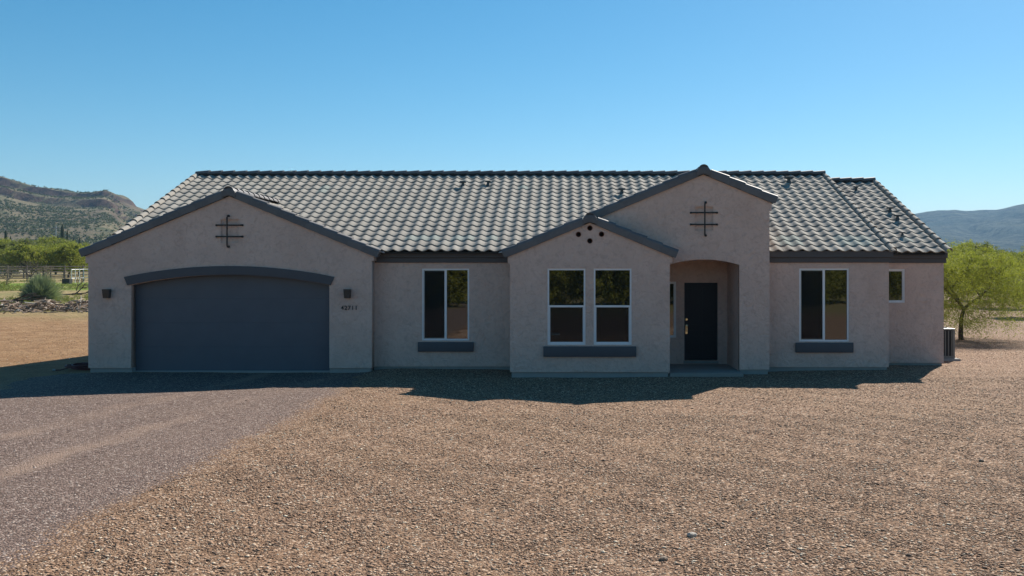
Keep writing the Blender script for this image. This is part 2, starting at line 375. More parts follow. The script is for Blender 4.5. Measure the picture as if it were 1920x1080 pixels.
# ------------------------------------------------------------------ roof pieces
ZE = 3.05; PT = .4167; SL = math.hypot(1, PT)
def tile_field(parent, org, ud, vd, width, length, test=None, name='roof', patches=()):
    """S-tiles: org = lower corner at the eave, ud across, vd up the slope (unit); test(point) keeps a tile"""
    org, ud, vd = Vector(org), Vector(ud), Vector(vd); wd = ud.cross(vd)
    if wd.z < 0: wd = -wd
    cw, ex = .30, .375; nc = round(width/cw); cw = width/nc; nr = math.ceil(length/ex); ex = length/nr
    K = 10; mb = MB(); rnd = random.Random(5); pb = []
    prof = []
    for k in range(K+1):
        t = k/K; f = math.cos(2*math.pi*(t-.5)); prof.append((t, .032*f if f > 0 else .019*f))
    for r in range(nr):
        for c in range(nc):
            ctr = org+ud*(c+.5)*cw+vd*(r+.5)*ex
            if test and not test(ctr): continue
            jz, jv, tw = rnd.uniform(-.003, .004), rnd.uniform(-.009, .009), rnd.uniform(-.006, .006)
            va, vb = r*ex-.035+jv, (r+1)*ex+.01
            vs = []
            for t, h in prof:
                u = (c+t)*cw*1.0
                lo = h+.033+jz+tw*(t-.5)
                vs.append(org+ud*u+vd*(va+.004)+wd*(lo-.026))
                vs.append(org+ud*u+vd*va+wd*(lo-.004))
                vs.append(org+ud*u+vd*(va+.012)+wd*lo)
                vs.append(org+ud*u+vd*vb+wd*(h+.004))
            fs = []
            for k in range(K):
                a = k*4; b = a+4
                fs += [(a, b, b+1, a+1), (a+1, b+1, b+2, a+2), (a+2, b+2, b+3, a+3)]
            if any(abs(ctr.x-px) < .2 and abs(ctr.y-py_) < .2 for px, py_ in patches): q = MB(); q.add(vs, fs); pb.append(q)
            else: mb.add(vs, fs)
    o = mb.obj(name, M['tile'], parent, sm=35)
    for q in pb: link('roof_patch', q.mesh('roof_patch', sm=35), M['patch'], o)
    return o
def cap_run(mb, a, b, side, up, prof, seg=.39, taper=.88, lift=.03):
    """overlapping cap tiles from a to b; prof = (side, up) offsets; the wide end of each piece lies towards a"""
    a, b, side, up = Vector(a), Vector(b), Vector(side), Vector(up); L = (b-a).length; d = (b-a)/L; n = max(1, round(L/seg)); s = L/n
    for i in range(n):
        p = a+d*(i*s-.02); q = a+d*((i+1)*s+.03); j = random.uniform(-.004, .004); m = len(prof)
        vs = [p+side*x+up*(z+lift+j) for x, z in prof]+[q+side*x*taper+up*(z*taper) for x, z in prof]
        vs += [p+side*x*.86+up*(z*.86+lift+j) for x, z in prof]
        fs = [(k, k+1, m+k+1, m+k) for k in range(m-1)]+[(k+1, k, 2*m+k, 2*m+k+1) for k in range(m-1)]
        vs += [q+side*x*taper*.84+up*(z*taper*.84) for x, z in prof]
        fs += [(2*m+k+1, 2*m+k, 3*m+k, 3*m+k+1) for k in range(m-1)]
        mb.add(vs, fs)
HALF = [(.125*math.cos(math.pi*k/10), .11*math.sin(math.pi*k/10)) for k in range(11)]
def gable_rakes(parent, xc, zpk, xl, xr, yf):
    """dark rake tiles on a front gable; zpk = wall peak; pieces lie from the eave ends up to the apex block"""
    prof = [(.0, -.035), (-.005, .10), (.0, .135), (.02, .165), (.06, .185), (.12, .19), (.19, .175), (.22, .12), (.23, .04)]
    for sx, xe in ((-1, xl), (1, xr)):
        mb = MB(); ze = zpk-PT*abs(xe-xc)
        a = (xe, yf-.06, ze); b = (xc+sx*.16, yf-.06, zpk-PT*.16)
        up = Vector((sx*PT, 0, 1)).normalized()
        cap_run(mb, a, b, (0, 1, 0), up, prof, .385, .93, .018)
        # end stop of the lowest piece
        p = Vector(a)-Vector((-sx, 0, PT)).normalized()*.021
        vs = [p+Vector((0, 1, 0))*x*.98+up*(z*.98+.018) for x, z in prof]
        mb.add(vs, [tuple(range(len(vs)))])
        mb.obj('rake_tile', M['cap'], parent, fix=False, sm=35)
    mb = MB(); w = .175; h = .165; z0 = zpk-.035; yy = yf-.095     # apex block
    P = [(-w, -.035), (-w*.92, h-.045), (-.11, h+.02), (.11, h+.02), (w*.92, h-.045), (w, -.035), (0, .02)]
    vs = [(xc+x, yy, z0+z) for x, z in P]+[(xc+x, yy+.30, z0+z) for x, z in P]; m = len(P)
    mb.add(vs, [tuple(range(m)), tuple(range(2*m-1, m-1, -1))]+[(k, (k+1) % m, m+(k+1) % m, m+k) for k in range(m)])
    mb.obj('apex_tile', M['cap'], parent, bevel=.012, sm=35)

def deck(mb, pts, dz=-.05):
    a = [Vector(p)+Vector((0, 0, dz)) for p in pts]; b = [p+Vector((0, 0, -.04)) for p in a]; n = len(a)
    mb.add(a+b, [tuple(range(n)), tuple(range(2*n-1, n-1, -1))]+[(k, (k+1) % n, n+(k+1) % n, n+k) for k in range(n)])

# ------------------------------------------------------------------ house
def window(parent, x0, x1, z0, z1, y, kind, label=None, lite=0):
    """white vinyl window in a wall hole; frame face 12 mm proud"""
    w = .042; fr = MB(); ya, yb = y-.012, y+.07
    fr.box(x0, x0+w, ya, yb, z0, z1); fr.box(x1-w, x1, ya, yb, z0, z1); fr.box(x0+w, x1-w, ya, yb, z1-w, z1); fr.box(x0+w, x1-w, ya, yb, z0, z0+w)
    root = link('window', fr.mesh('window_frame', bevel=.004), M['white'], parent)
    if label: root['label'] = label
    def pane(a, b, c, d, yy, sash, sw=.03):
        g = MB(); g.box(a, b, yy, yy+.006, c, d); g.obj('pane', M['glass'], root)
        if sash:
            s = MB(); s.box(a, a+sw, yy-.022, yy-.001, c, d); s.box(b-sw, b, yy-.022, yy-.001, c, d); s.box(a+sw, b-sw, yy-.022, yy-.001, c, c+sw); s.box(a+sw, b-sw, yy-.022, yy-.001, d-sw, d)
            s.obj('sash', M['white'], root, bevel=.003)
    if kind == 'slider':
        xm = (x0+x1)/2
        pane(x0+w, xm, z0+w, z1-w, y+.045, False)
        pane(xm+.012, x1-w, z0+w, z1-w, y+.02, False)
        m = MB(); m.box(xm-.03, xm+.028, y-.008, y+.06, z0+w, z1-w); m.obj('mullion', M['white'], root, bevel=.004)
        s = MB(); s.box(x0+w+.001, xm-.031, y+.022, y+.024, z0+w+.001, z1-w-.001); s.obj('screen', M['screen'], root)
        s = MB()
        for a, b, c, d in ((x0+w+.001, x0+w+.02, z0+w+.001, z1-w-.001), (x0+w+.02, xm-.031, z0+w+.001, z0+w+.02), (x0+w+.02, xm-.031, z1-w-.02, z1-w-.001)): s.box(a, b, y+.008, y+.02, c, d)
        s.obj('screen_frame', M['galv'], root)
    elif kind == 'hung':
        zm = z0+(z1-z0)*.502
        pane(x0+w, x1-w, zm+.02, z1-w, y+.02, False)
        pane(x0+w, x1-w, z0+w, zm, y+.045, True, .026)
        m = MB(); m.box(x0+w, x1-w, y-.006, y+.06, zm-.02, zm+.028); m.obj('mullion', M['white'], root, bevel=.004)
        s = MB(); s.box(x0+w+.026, x1-w-.026, y+.018, y+.02, z0+w+.026, zm-.021); s.obj('screen', M['screen'], root)
        if lite:                                     # pale strip before the opaque pane, painting a sunlit ledge inside
            s = MB(); s.box(x0+w+.05, x0+w+.26, y+.036, y+.044, z0+.235, z0+.262); s.obj('lit_ledge_strip', M['pale'], root)
    else: pane(x0+w, x1-w, z0+w, z1-w, y+.03, True, .02)
    return root
def sill(win, x0, x1, z0, z1, y, label):
    s = MB(); s.box(x0, x1, y-.07, y-.0005, z0, z1); o = s.obj('sill', M['trim'], win, bevel=.012, sm=40)

def grille(parent, xc, zs, xa, xb, z0, z1, y):
    mb = MB(); r = .0185; yo = y-.055
    mb.tube([(xc+.03, y-.005, z1), (xc+.012, yo+.01, z1), (xc, yo, z1-.03), (xc, yo, z0+.03), (xc+.012, yo+.01, z0), (xc+.03, y-.005, z0)], [.032, .027, r, r, .027, .032], 8)
    for z in zs: mb.tube([(xa, y-.004, z), (xa+.012, yo+.025, z), (xa+.05, yo+.022, z), (xb-.05, yo+.022, z), (xb-.012, yo+.025, z), (xb, y-.004, z)], [.028, .024, r, r, .024, .028], 8)
    mb.obj('iron_grille', M['iron'], parent, sm=40)

YG, YL, YF, YP, YR, YC, YB = 22.64, 23.02, 21.71, 22.28, 22.86, 23.94, 24.0
ZB = .12
def build_house():
    Hs = thing('house', 'single-storey taupe stucco house with grey tiled roof, garage door and arched porch', 'house', (0, YR, 0))
    Hs.location = (0, 0, 0)
    S = M['stucco']; TH = .16
    # --- garage gable wall
    gx0, gx1, gc, gpk = -11.98, -4.90, -8.45, 4.44
    zc = gpk-PT*(gc-gx0)
    out = [(gx0, ZB), (-10.91, ZB), (-10.91, 2.19)]+arc(-10.91, -5.96, 2.19, 2.45)[1:]+[(-5.96, ZB), (gx1, ZB), (gx1, zc), (gc, gpk), (gx0, zc)]
    nich = rect(-8.674, -8.22, 3.244, 3.834)
    wg = wall_panel('wall', out, [nich], YG, .24, S, Hs)
    b = MB(); b.box(-8.75, -8.15, YG+.055, YG+.23, 3.17, 3.9); b.obj('niche_back', S, wg)
    grille(Hs, -8.494, (3.687, 3.402), -8.78, -8.12, 3.15, 3.917, YG)
    # arch trim
    up = arc(-11.07, -5.83, 2.395, 2.668); lo = arc(-10.985, -5.92, 2.19, 2.45)
    wall_panel('arch_trim', up+lo[::-1], [], YG-.05, .0495, M['trim'], Hs)
    # garage door: four sections inside the arched opening
    gd = MB(); zz = [.02, .63, 1.24, 1.85, 2.62]
    for a, c in zip(zz, zz[1:]): gd.box(-10.99, -5.88, YG+.245, YG+.29, a+.0006, c-.0006)
    g = gd.obj('garage_door', M['garage'], Hs, bevel=.0006)
    s = MB(); s.box(-10.99, -5.88, YG+.236, YG+.2445, -.02, .028); s.obj('bottom_seal', M['galv'], g)
    # --- left middle wall
    wl = [-3.71, -2.508, .779, 2.608]
    wall_panel('wall', rect(gx1, -1.388, ZB, 3.0), [rect(*wl)], YL, TH, S, Hs)
    w = window(Hs, *wl, YL+.03, 'slider', 'tall sliding window between the garage and the small front gable'); sill(w, -3.805, -2.392, .50, .743, YL, '')
    # --- small front gable
    fx0, fx1, fc, fpk = -1.388, 2.438, .525, 3.725; zf = fpk-PT*(fc-fx0)
    wA = [-.493, .420, .773, 2.602]; wB = [.614, 1.524, .773, 2.602]
    pipes = [(.524, 3.57), (.252, 3.418), (.803, 3.424), (.524, 3.262)]
    ring = lambda c, r, n=20: [(c[0]+r*math.cos(2*math.pi*k/n), c[1]+r*math.sin(2*math.pi*k/n)) for k in range(n)]
    wall_panel('wall', [(fx0, ZB), (fx1, ZB), (fx1, zf), (fc, fpk), (fx0, zf)], [rect(*wA), rect(*wB)]+[ring(p, .066) for p in pipes], YF, TH, S, Hs)
    wa = window(Hs, *wA, YF+.03, 'hung', 'left one of the paired windows in the small gable', 1)
    wb = window(Hs, *wB, YF+.03, 'hung', 'right one of the paired windows in the small gable')
    s = MB(); s.box(-.59, 1.632, YF-.07, YF-.0005, .49, .739); s.obj('sill', M['trim'], Hs, bevel=.012, sm=40)
    for p in pipes:
        mb = MB(); n = 20; b0 = ring(p, .065, n); b1 = ring(p, .052, n)
        vs = [(x, YF-.012, z) for x, z in b0]+[(x, YF-.012, z) for x, z in b1]+[(x, YF+.14, z) for x, z in b1]+[(x, YF+.14, z) for x, z in b0]
        fs = [(a*n+k, a*n+(k+1) % n, ((a+1) % 4)*n+(k+1) % n, ((a+1) % 4)*n+k) for a in range(4) for k in range(n)]
        mb.add(vs, fs); o = mb.obj('vent_pipe', M['rust'], Hs, sm=40)
        mb = MB(); mb.add([(x, YF+.10, z) for x, z in b1], [tuple(range(n))]); mb.obj('pipe_shade_disc', M['dark'], o)  # near-black disc: the shade inside the pipe is put into its colour
    # --- tall porch gable
    tc, tpk, tx1 = 3.325, 4.94, 4.951; zt = tpk-PT*(tx1-tc)
    out = [(2.441, ZB-.03), (2.47, ZB-.03), (2.47, 2.694)]+arc(2.47, 4.215, 2.694, 2.826)[1:]+[(4.215, ZB), (tx1, ZB), (tx1, zt), (tc, tpk), (.45, tpk-PT*(tc-.45)), (.45, 2.95), (2.441, 2.95)]
    wt = wall_panel('wall', out, [rect(3.122, 3.566, 3.53, 4.122)], YP, .18, S, Hs)
    b = MB(); b.box(3.05, 3.64, YP+.055, YP+.175, 3.46, 4.19); b.obj('niche_back', S, wt)
    grille(Hs, 3.355, (3.975, 3.685), 3.015, 3.665, 3.415, 4.226, YP)
    # --- right walls
    wr = [5.83, 7.085, .765, 2.61]
    wall_panel('wall', rect(tx1+.001, 8.09, ZB, 3.0), [rect(*wr)], YR, TH, S, Hs)
    w = window(Hs, *wr, YR+.03, 'slider', 'tall sliding window to the right of the porch'); sill(w, 5.73, 7.18, .49, .74, YR, '')
    wc = [8.29, 8.898, 1.708, 2.60]
    wall_panel('wall', rect(8.0, 9.92, ZB, 3.0), [rect(*wc)], YC, TH, S, Hs)
    window(Hs, *wc, YC+.03, 'fixed', 'small high window in the recessed right end wall')
    # --- side, back and inner walls
    def swb(*a): q = MB(); q.box(*a); q.obj('side_wall', S, Hs)
    swb(gx0, gx0+.16, YG+.2405, 24.8, ZB, zc-.03); swb(gx0+.16, -11.5, 24.64, 24.8, ZB, zc-.03)
    swb(gx1-.16, gx1, YG+.2405, YL-.0005, ZB, 3.0)
    swb(-11.62, -11.46, 24.8005, 35, ZB, 3.0)
    swb(fx0, fx0+.16, YF+.1605, YL+.3, ZB, zf-.03); swb(fx1-.16, fx1, YF+.1605, YB+.2, ZB-.05, zf-.03)
    swb(4.215, 4.36, YP+.1805, YB, ZB-.05, 2.95); swb(tx1-.16, tx1, YP+.1805, 25.6, ZB, zt-.03)
    swb(7.93, 8.09, YR+.1605, YC+.1, ZB, 3.0); swb(9.76, 9.92, YC+.1605, 35, ZB, 3.0)
    swb(-11.46, 9.76, 34.84, 35, ZB, 3.0)
    for x, ye, yr in ((-11.62, 22.95, 28.86), (8.0, 22.95, 28.86)):     # gable end triangles
        mb = MB(); P = [(ye, 3.0), (2*yr-ye, 3.0), (yr, ZE+PT*(yr-22.75)-.12)]
        vs = [(x, a, c) for a, c in P]+[(x+.14, a, c) for a, c in P]; mb.add(vs, [(0, 1, 2), (5, 4, 3), (0, 3, 4, 1), (1, 4, 5, 2), (2, 5, 3, 0)]); mb.obj('gable_end', S, Hs)
    mb = MB(); P = [(24.05, 3.0), (34.9, 3.0), (29.49, 5.33)]; x = 9.78
    vs = [(x, a, c) for a, c in P]+[(x+.14, a, c) for a, c in P]; mb.add(vs, [(0, 1, 2), (5, 4, 3), (0, 3, 4, 1), (1, 4, 5, 2), (2, 5, 3, 0)]); mb.obj('gable_end', S, Hs)
    # porch back wall, ceiling
    dw = [3.08, 3.963, .17, 2.235]; sl = [2.48, 2.863, .78, 2.265]
    wall_panel('porch_wall', rect(2.4385, 4.2145, .06, 2.95), [rect(*dw), rect(*sl)], YB, .14, S, Hs)
    c = MB(); c.box(2.4385, 4.2145, YP+.1805, YB-.0005, 2.87, 2.95); c.obj('porch_ceiling', S, Hs)
    window(Hs, *sl, YB+.03, 'fixed', 'narrow side window beside the front door')
    # front door
    d = MB(); d.box(dw[0]+.012, dw[1]-.012, YB+.05, YB+.09, .19, dw[3]-.012); D = d.obj('front_door', M['door'], Hs)
    p = MB()
    for a, b_, c_, e in ((.10, .40, .95, 1.92), (.48, .78, .95, 1.92), (.10, .40, .14, .80), (.48, .78, .14, .80)):
        p.box(dw[0]+a, dw[0]+b_, YB+.040, YB+.0495, dw[2]+c_, dw[2]+e)
    p.obj('door_panel', M['door'], D, bevel=.006)
    fr = MB(); fr.box(dw[0], dw[0]+.012, YB+.03, YB+.1, dw[2]+.02, dw[3]); fr.box(dw[1]-.012, dw[1], YB+.03, YB+.1, dw[2]+.02, dw[3]); fr.box(dw[0]+.012, dw[1]-.012, YB+.03, YB+.1, dw[3]-.012, dw[3]); fr.obj('door_frame', M['door'], D)
    t = MB(); t.box(dw[0]-.02, dw[1]+.02, YB-.03, YB+.12, .10, .165); t.obj('threshold', M['stem'], D, bevel=.006)
    hx = dw[0]+.062
    hd = MB(); hd.tube([(hx, YB+.05, 1.262), (hx, YB+.02, 1.262)], [.032, .028], 14); hd.obj('deadbolt', M['brass'], D, sm=40); hd = MB()
    hd.tube([(hx, YB+.05, 1.10), (hx, YB+.025, 1.10)], [.034, .03], 14)
    hd.tube([(hx, YB+.025, 1.10), (hx, YB-.005, 1.10)], [.013, .013], 10)
    hd.tube([(hx, YB-.02, 1.10), (hx, YB-.012, 1.10), (hx, YB+.005, 1.10)], [.016, .030, .016], 14)
    hd.box(hx-.025, hx+.025, YB+.03, YB+.05, .88, 1.09)
    hd.tube([(hx, YB+.03, 1.06), (hx, YB-.012, 1.04), (hx, YB-.015, .98), (hx, YB+.03, .93)], [.011]*4, 8)
    hd.obj('door_handle', M['brass'], D, sm=40)
    # stem wall below the stucco, porch slab
    st = MB(); q = .035; zb = -.35; zs = ZB-.002
    for a, b_, c_, e in ((gx0+q, -10.91, YG+q, YG+.24), (-5.96, gx1-q, YG+q, YG+.24), (gx1-q, fx0+q, YL+q, YL+.2), (fx0+q, fx1-q, YF+q, YF+.2), (4.225, tx1-q, YP+q, YP+.6), (tx1-q, 8.09-q, YR+q, YR+.2), (8.09-q, 9.92-q, YC+q, YC+.2)):
        st.box(a, b_, c_, e, zb, zs)
    st.box(gx0+q, gx0+.2, YG+.2405, 24.7, zb, zs); st.box(fx0+q, fx0+.2, YF+.2005, YL+.03, zb, zs); st.box(fx1-.16, fx1-q, YF+.2005, YB, zb, ZB-.06)
    st.box(8.09-.2, 8.09-q, YR+.2005, YC+.03, zb, zs); st.box(9.92-.2, 9.92-q, YC+.2005, 34.9, zb, zs); st.box(-11.62+q, -11.45, 24.71, 34.9, zb, zs); st.box(-11.4, 9.7, 34.7, 34.9, zb, zs)
    st.box(-10.91, -5.96, YG+.12, YG+.5, zb, .022)
    st.obj('stem_wall', M['stem'], Hs)
    sb = MB(); sb.box(2.444, 4.2145, YF+.06, YB-.002, -.3, .085); sb.obj('porch_slab', M['slab'], Hs, bevel=.01)
    # --- fascia (two stepped bands)
    for xa, xb, y in ((gx1+.005, fx0-.005, YL), (tx1+.003, 8.09+.06, YR), (8.09+.0605, 9.92+.05, YC)):
        f = MB(); f.box(xa, xb, y-.05, y-.0005, 2.755, 2.885); f.box(xa, xb+(.0 if xb < 0 else .02), y-.10, y-.0005, 2.887, 3.05)
        f.obj('fascia', M['fascia'], Hs, bevel=.006)
    for x0_, x1_, y, z0_, z1_ in ((gx0-.065, gx0+.0, YG, 2.74, zc-.01), (gx1, gx1+.05, YG, 2.80, zc-.0), (fx0-.055, fx0, YF, 2.72, zf-.0), (fx1, fx1+.055, YF, 2.74, zf-.0), (tx1, tx1+.055, YP, 4.02, zt-.0)):
        e = MB(); e.box(x0_, x1_, y-.004, y+.3, z0_, z1_); e.obj('eave_return', S, Hs)
    # --- roof fields
    vY = Vector((0, 1, PT)).normalized(); ux = Vector((1, 0, 0)); Lm = 6.11*SL
    def inside_any(p):
        return True
    patches = [(X, Y) for X, Y in [((px-X0)*Y/F, Y) for px, Y in ((1462, 23.4), (1495, 23.4), (1588, 23.4), (1612, 23.4), (770, 23.5), (800, 23.5), (870, 23.6), (600, 27.4), (612, 27.7), (985, 27.8), (920, 23.5))]]
    def vis_main(p):      # hidden parts under the other roofs are left out
        if abs(p.x-gc) < 3.3 and p.z < gpk+.0-PT*abs(p.x-gc)-.25: return False
        if abs(p.x-fc) < 1.8 and p.z < fpk-PT*abs(p.x-fc)-.25: return False
        if -.3 < p.x-tc+2.6 and p.x < tx1-.1 and p.z < tpk-PT*abs(p.x-tc)-.25: return False
        return True
    XL, XR = -11.78, 8.13
    tile_field(Hs, (XL, 22.75, ZE), ux, vY, XR-XL, Lm, vis_main, 'roof', patches)
    tile_field(Hs, (XR-.04, 23.72, ZE-.01), ux, vY, 9.93-XR+.04, 5.77*SL, None, 'roof', [((1697-X0)*24.6/F, 24.6), ((1650-X0)*24.9/F, 24.9)])
    # back slopes
    vB = Vector((0, -1, PT)).normalized()
    tile_field(Hs, (XR, 34.97, ZE), -ux, vB, XR-XL, Lm); tile_field(Hs, (9.93, 35.26, ZE-.01), -ux, vB, 9.93-XR, 5.77*SL)
    # gable roofs (both slopes)
    for xc, pk, xl, xr, yf, yb in ((gc, gpk, gx0-.13, gx1+.13, YG, 27.0), (fc, fpk, fx0-.12, fx1+.12, YF, 25.2), (tc, tpk, .6, tx1+.12, YP, 28.0)):
        for sx, xe in ((-1, xl), (1, xr)):
            run = abs(xe-xc); ze = pk+.02-PT*run
            if xc == tc and sx < 0: yend = yb
            vd = Vector((-sx, 0, PT)).normalized()
            def keep(p, z0=0): return p.z > ZE+PT*(p.y-22.75)-.22 or p.y < 22.8
            if xc == fc and sx > 0:
                kp = lambda p: (p.z > ZE+PT*(p.y-22.75)-.22 or p.y < 22.8) and p.y < YP
            else: kp = keep
            tile_field(Hs, (xe, yf+.08, ze), (0, 1, 0), vd, yb-yf, run*SL, kp)
        gable_rakes(Hs, xc, pk, xl if xc != tc else .62, xr, yf)
    # ridge caps
    mb = MB(); zr = ZE+PT*6.11+.035
    cap_run(mb, (XR+.02, 28.86, zr), (XL-.02, 28.86, zr), (0, 1, 0), (0, 0, 1), HALF, .39, .86, .022); mb.obj('ridge_cap', M['cap'], Hs, fix=False, sm=40)
    bd = MB(); bd.box(XL+.05, XR-.05, 28.78, 28.94, zr-.12, zr+.075); bd.obj('ridge_bed', M['deck'], Hs)
    bd = MB(); bd.box(XR-.04, 9.88, 29.41, 29.57, zr-.30, ZE+PT*5.77+.095); bd.obj('ridge_bed', M['deck'], Hs)
    mb = MB(); zr2 = ZE+PT*5.77+.025
    cap_run(mb, (9.95, 29.49, zr2), (XR-.1, 29.49, zr2), (0, 1, 0), (0, 0, 1), HALF, .39, .86, .022); mb.obj('ridge_cap', M['cap'], Hs, fix=False, sm=40)
    for xc, pk, yf, ye in ((gc, gpk, YG, 26.9), (fc, fpk, YF, 24.9), (tc, tpk, YP, 28.0)):
        mb = MB(); cap_run(mb, (xc, yf-.07, pk+.085), (xc, ye, pk+.085), (1, 0, 0), (0, 0, 1), HALF, .39, .86, .02)
        n = len(HALF); mb.add([(xc+x*.9, yf-.05, pk+.10+z*.9) for x, z in HALF], [tuple(range(n))])
        mb.obj('ridge_cap', M['cap'], Hs, fix=False, sm=40)
    # edge barrels on the two right verges and the left one
    RB = [(.09*math.cos(math.pi*k/8), .095*math.sin(math.pi*k/8)) for k in range(9)]
    nrm = Vector((0, -PT, 1)).normalized()
    for x, ye, L in ((XR+.02, 22.73, 6.13), (9.96, 23.70, 5.79), (XL-.02, 23.3, 5.55)):
        mb = MB(); z0 = ZE+PT*(ye-(22.75 if x < 9 else 23.72))+.0
        a = Vector((x, ye, z0)); b = a+Vector((0, L, PT*L))
        cap_run(mb, a, b, (1, 0, 0), nrm, RB, .385, .88, .028); mb.obj('verge_tile', M['tile'], Hs, fix=False, sm=40)
    # decks under the tiles
    dk = MB(); z1 = ZE+PT*6.11; y1 = 28.86
    deck(dk, [(XL, 22.8, ZE+.02), (XR, 22.8, ZE+.02), (XR, y1, z1), (XL, y1, z1)]); deck(dk, [(XL, y1, z1), (XR, y1, z1), (XR, 34.9, ZE), (XL, 34.9, ZE)])
    deck(dk, [(XR, 23.78, ZE), (9.9, 23.78, ZE), (9.9, 29.49, ZE+PT*5.77-.02), (XR, 29.49, ZE+PT*5.77-.02)]); deck(dk, [(XR, 29.49, ZE+PT*5.77-.02), (9.9, 29.49, ZE+PT*5.77-.02), (9.9, 35.2, ZE), (XR, 35.2, ZE)])
    for xc, pk, xl, xr, yf, yb in ((gc, gpk, gx0-.08, gx1+.08, YG-.04, 26.4), (fc, fpk, fx0-.08, fx1+.08, YF-.04, 24.4), (tc, tpk, .55, tx1+.08, YP-.04, 27.2)):
        for xe in (xl, xr):
            ze = pk-PT*abs(xe-xc); deck(dk, [(xe, yf, ze), (xc, yf, pk), (xc, yb, pk), (xe, 22.9 if xe > 4 or xe < 0 else yb, ze)], .012)
    dk.obj('roof_deck', M['deck'], Hs)
    # valley flashing ends (bright metal tips beside the garage and small gable)
    for x, s_ in ((gx1+.12, 1), (fx0-.14, -1)):
        fl = MB(); fl.add([(x, 22.70, 3.03), (x+s_*.18, 22.66, 3.015), (x+s_*.20, 22.9, 3.10), (x, 22.9, 3.14)], [(0, 1, 2, 3)])
        fl.tube([(x, 22.68, 3.04), (x+s_*.2, 22.62, 3.0)], .012, 6)
        fl.obj('valley_flashing', M['galv'], Hs)
    # roof vents
    def vent(px, Y, s=1.0, lean=0, second=False):
        s *= .82
        ye, ze = (23.72, ZE) if second else (22.75, ZE)
        x = (px-X0)*Y/F; z = ze+PT*(Y-ye)+.03
        b = MB(); b.lathe([(.095*s, -.05), (.085*s, .04), (.06*s, .10*s), (.06*s, .20*s)], 14, (x, Y, z)); o = b.obj('roof_vent', M['vent'], Hs, sm=40)
        h = MB(); h.box(x-.15*s, x+.15*s, Y-.12*s, Y+.12*s, z+.16*s, z+.24*s); h.obj('vent_hood', M['vent'], o, bevel=.02)
    for a in ((868, 27.7, .8), (915, 27.8, .7), (1166, 27.0, .85), (1479, 28.0, 1.05), (1605, 28.6, .6, 0, True), (1669, 26.6, .75, 0, True), (1683, 25.95, .8, 0, True), (1692, 24.75, .55, 0, True)): vent(*a)
    # wall lamps
    for x in (-11.48, -5.49):
        b = MB(); b.box(x-.05, x+.05, YG-.02, YG-.0005, 1.90, 2.06); L = b.obj('wall_lamp', M['bronze'], Hs, bevel=.004)
        L['label'] = 'bronze wall lamp left of the garage door' if x < -8 else 'bronze wall lamp right of the garage door, above the house number'
        s = MB(); y0 = YG-.15
        A = [(x-.085, y0, 2.09), (x+.085, y0, 2.09), (x+.085, YG-.021, 2.09), (x-.085, YG-.021, 2.09)]
        B = [(x-.07, y0+.02, 1.87), (x+.07, y0+.02, 1.87), (x+.07, YG-.021, 1.87), (x-.07, YG-.021, 1.87)]
        s.add(A+B, [(0, 1, 2, 3), (0, 4, 5, 1), (1, 5, 6, 2), (2, 6, 7, 3), (3, 7, 4, 0)]); s.obj('lamp_shade', M['bronze'], L)
        g = MB(); g.box(x-.055, x+.055, y0+.035, YG-.04, 1.862, 1.885); g.obj('lens', M['lens'], L)
        for k in (-1, 0, 1):
            pass
    # house number
    for k, ch in enumerate('42711'):
        cu = bpy.data.curves.new('num', 'FONT'); cu.body = ch; cu.size = .145; cu.extrude = .006; cu.align_x = 'CENTER'; cu.offset = .0025
        tmp = bpy.data.objects.new('t', cu); COL.objects.link(tmp); bpy.context.view_layer.update()
        me = bpy.data.meshes.new_from_object(tmp.evaluated_get(bpy.context.evaluated_depsgraph_get())); bpy.data.objects.remove(tmp)
        me.transform(Matrix.Translation((-5.46+(k-2)*.086, YG-.008, 1.575)) @ Matrix.Rotation(R(90), 4, 'X')); me.materials.clear()
        link('house_number', me, M['iron'], Hs)

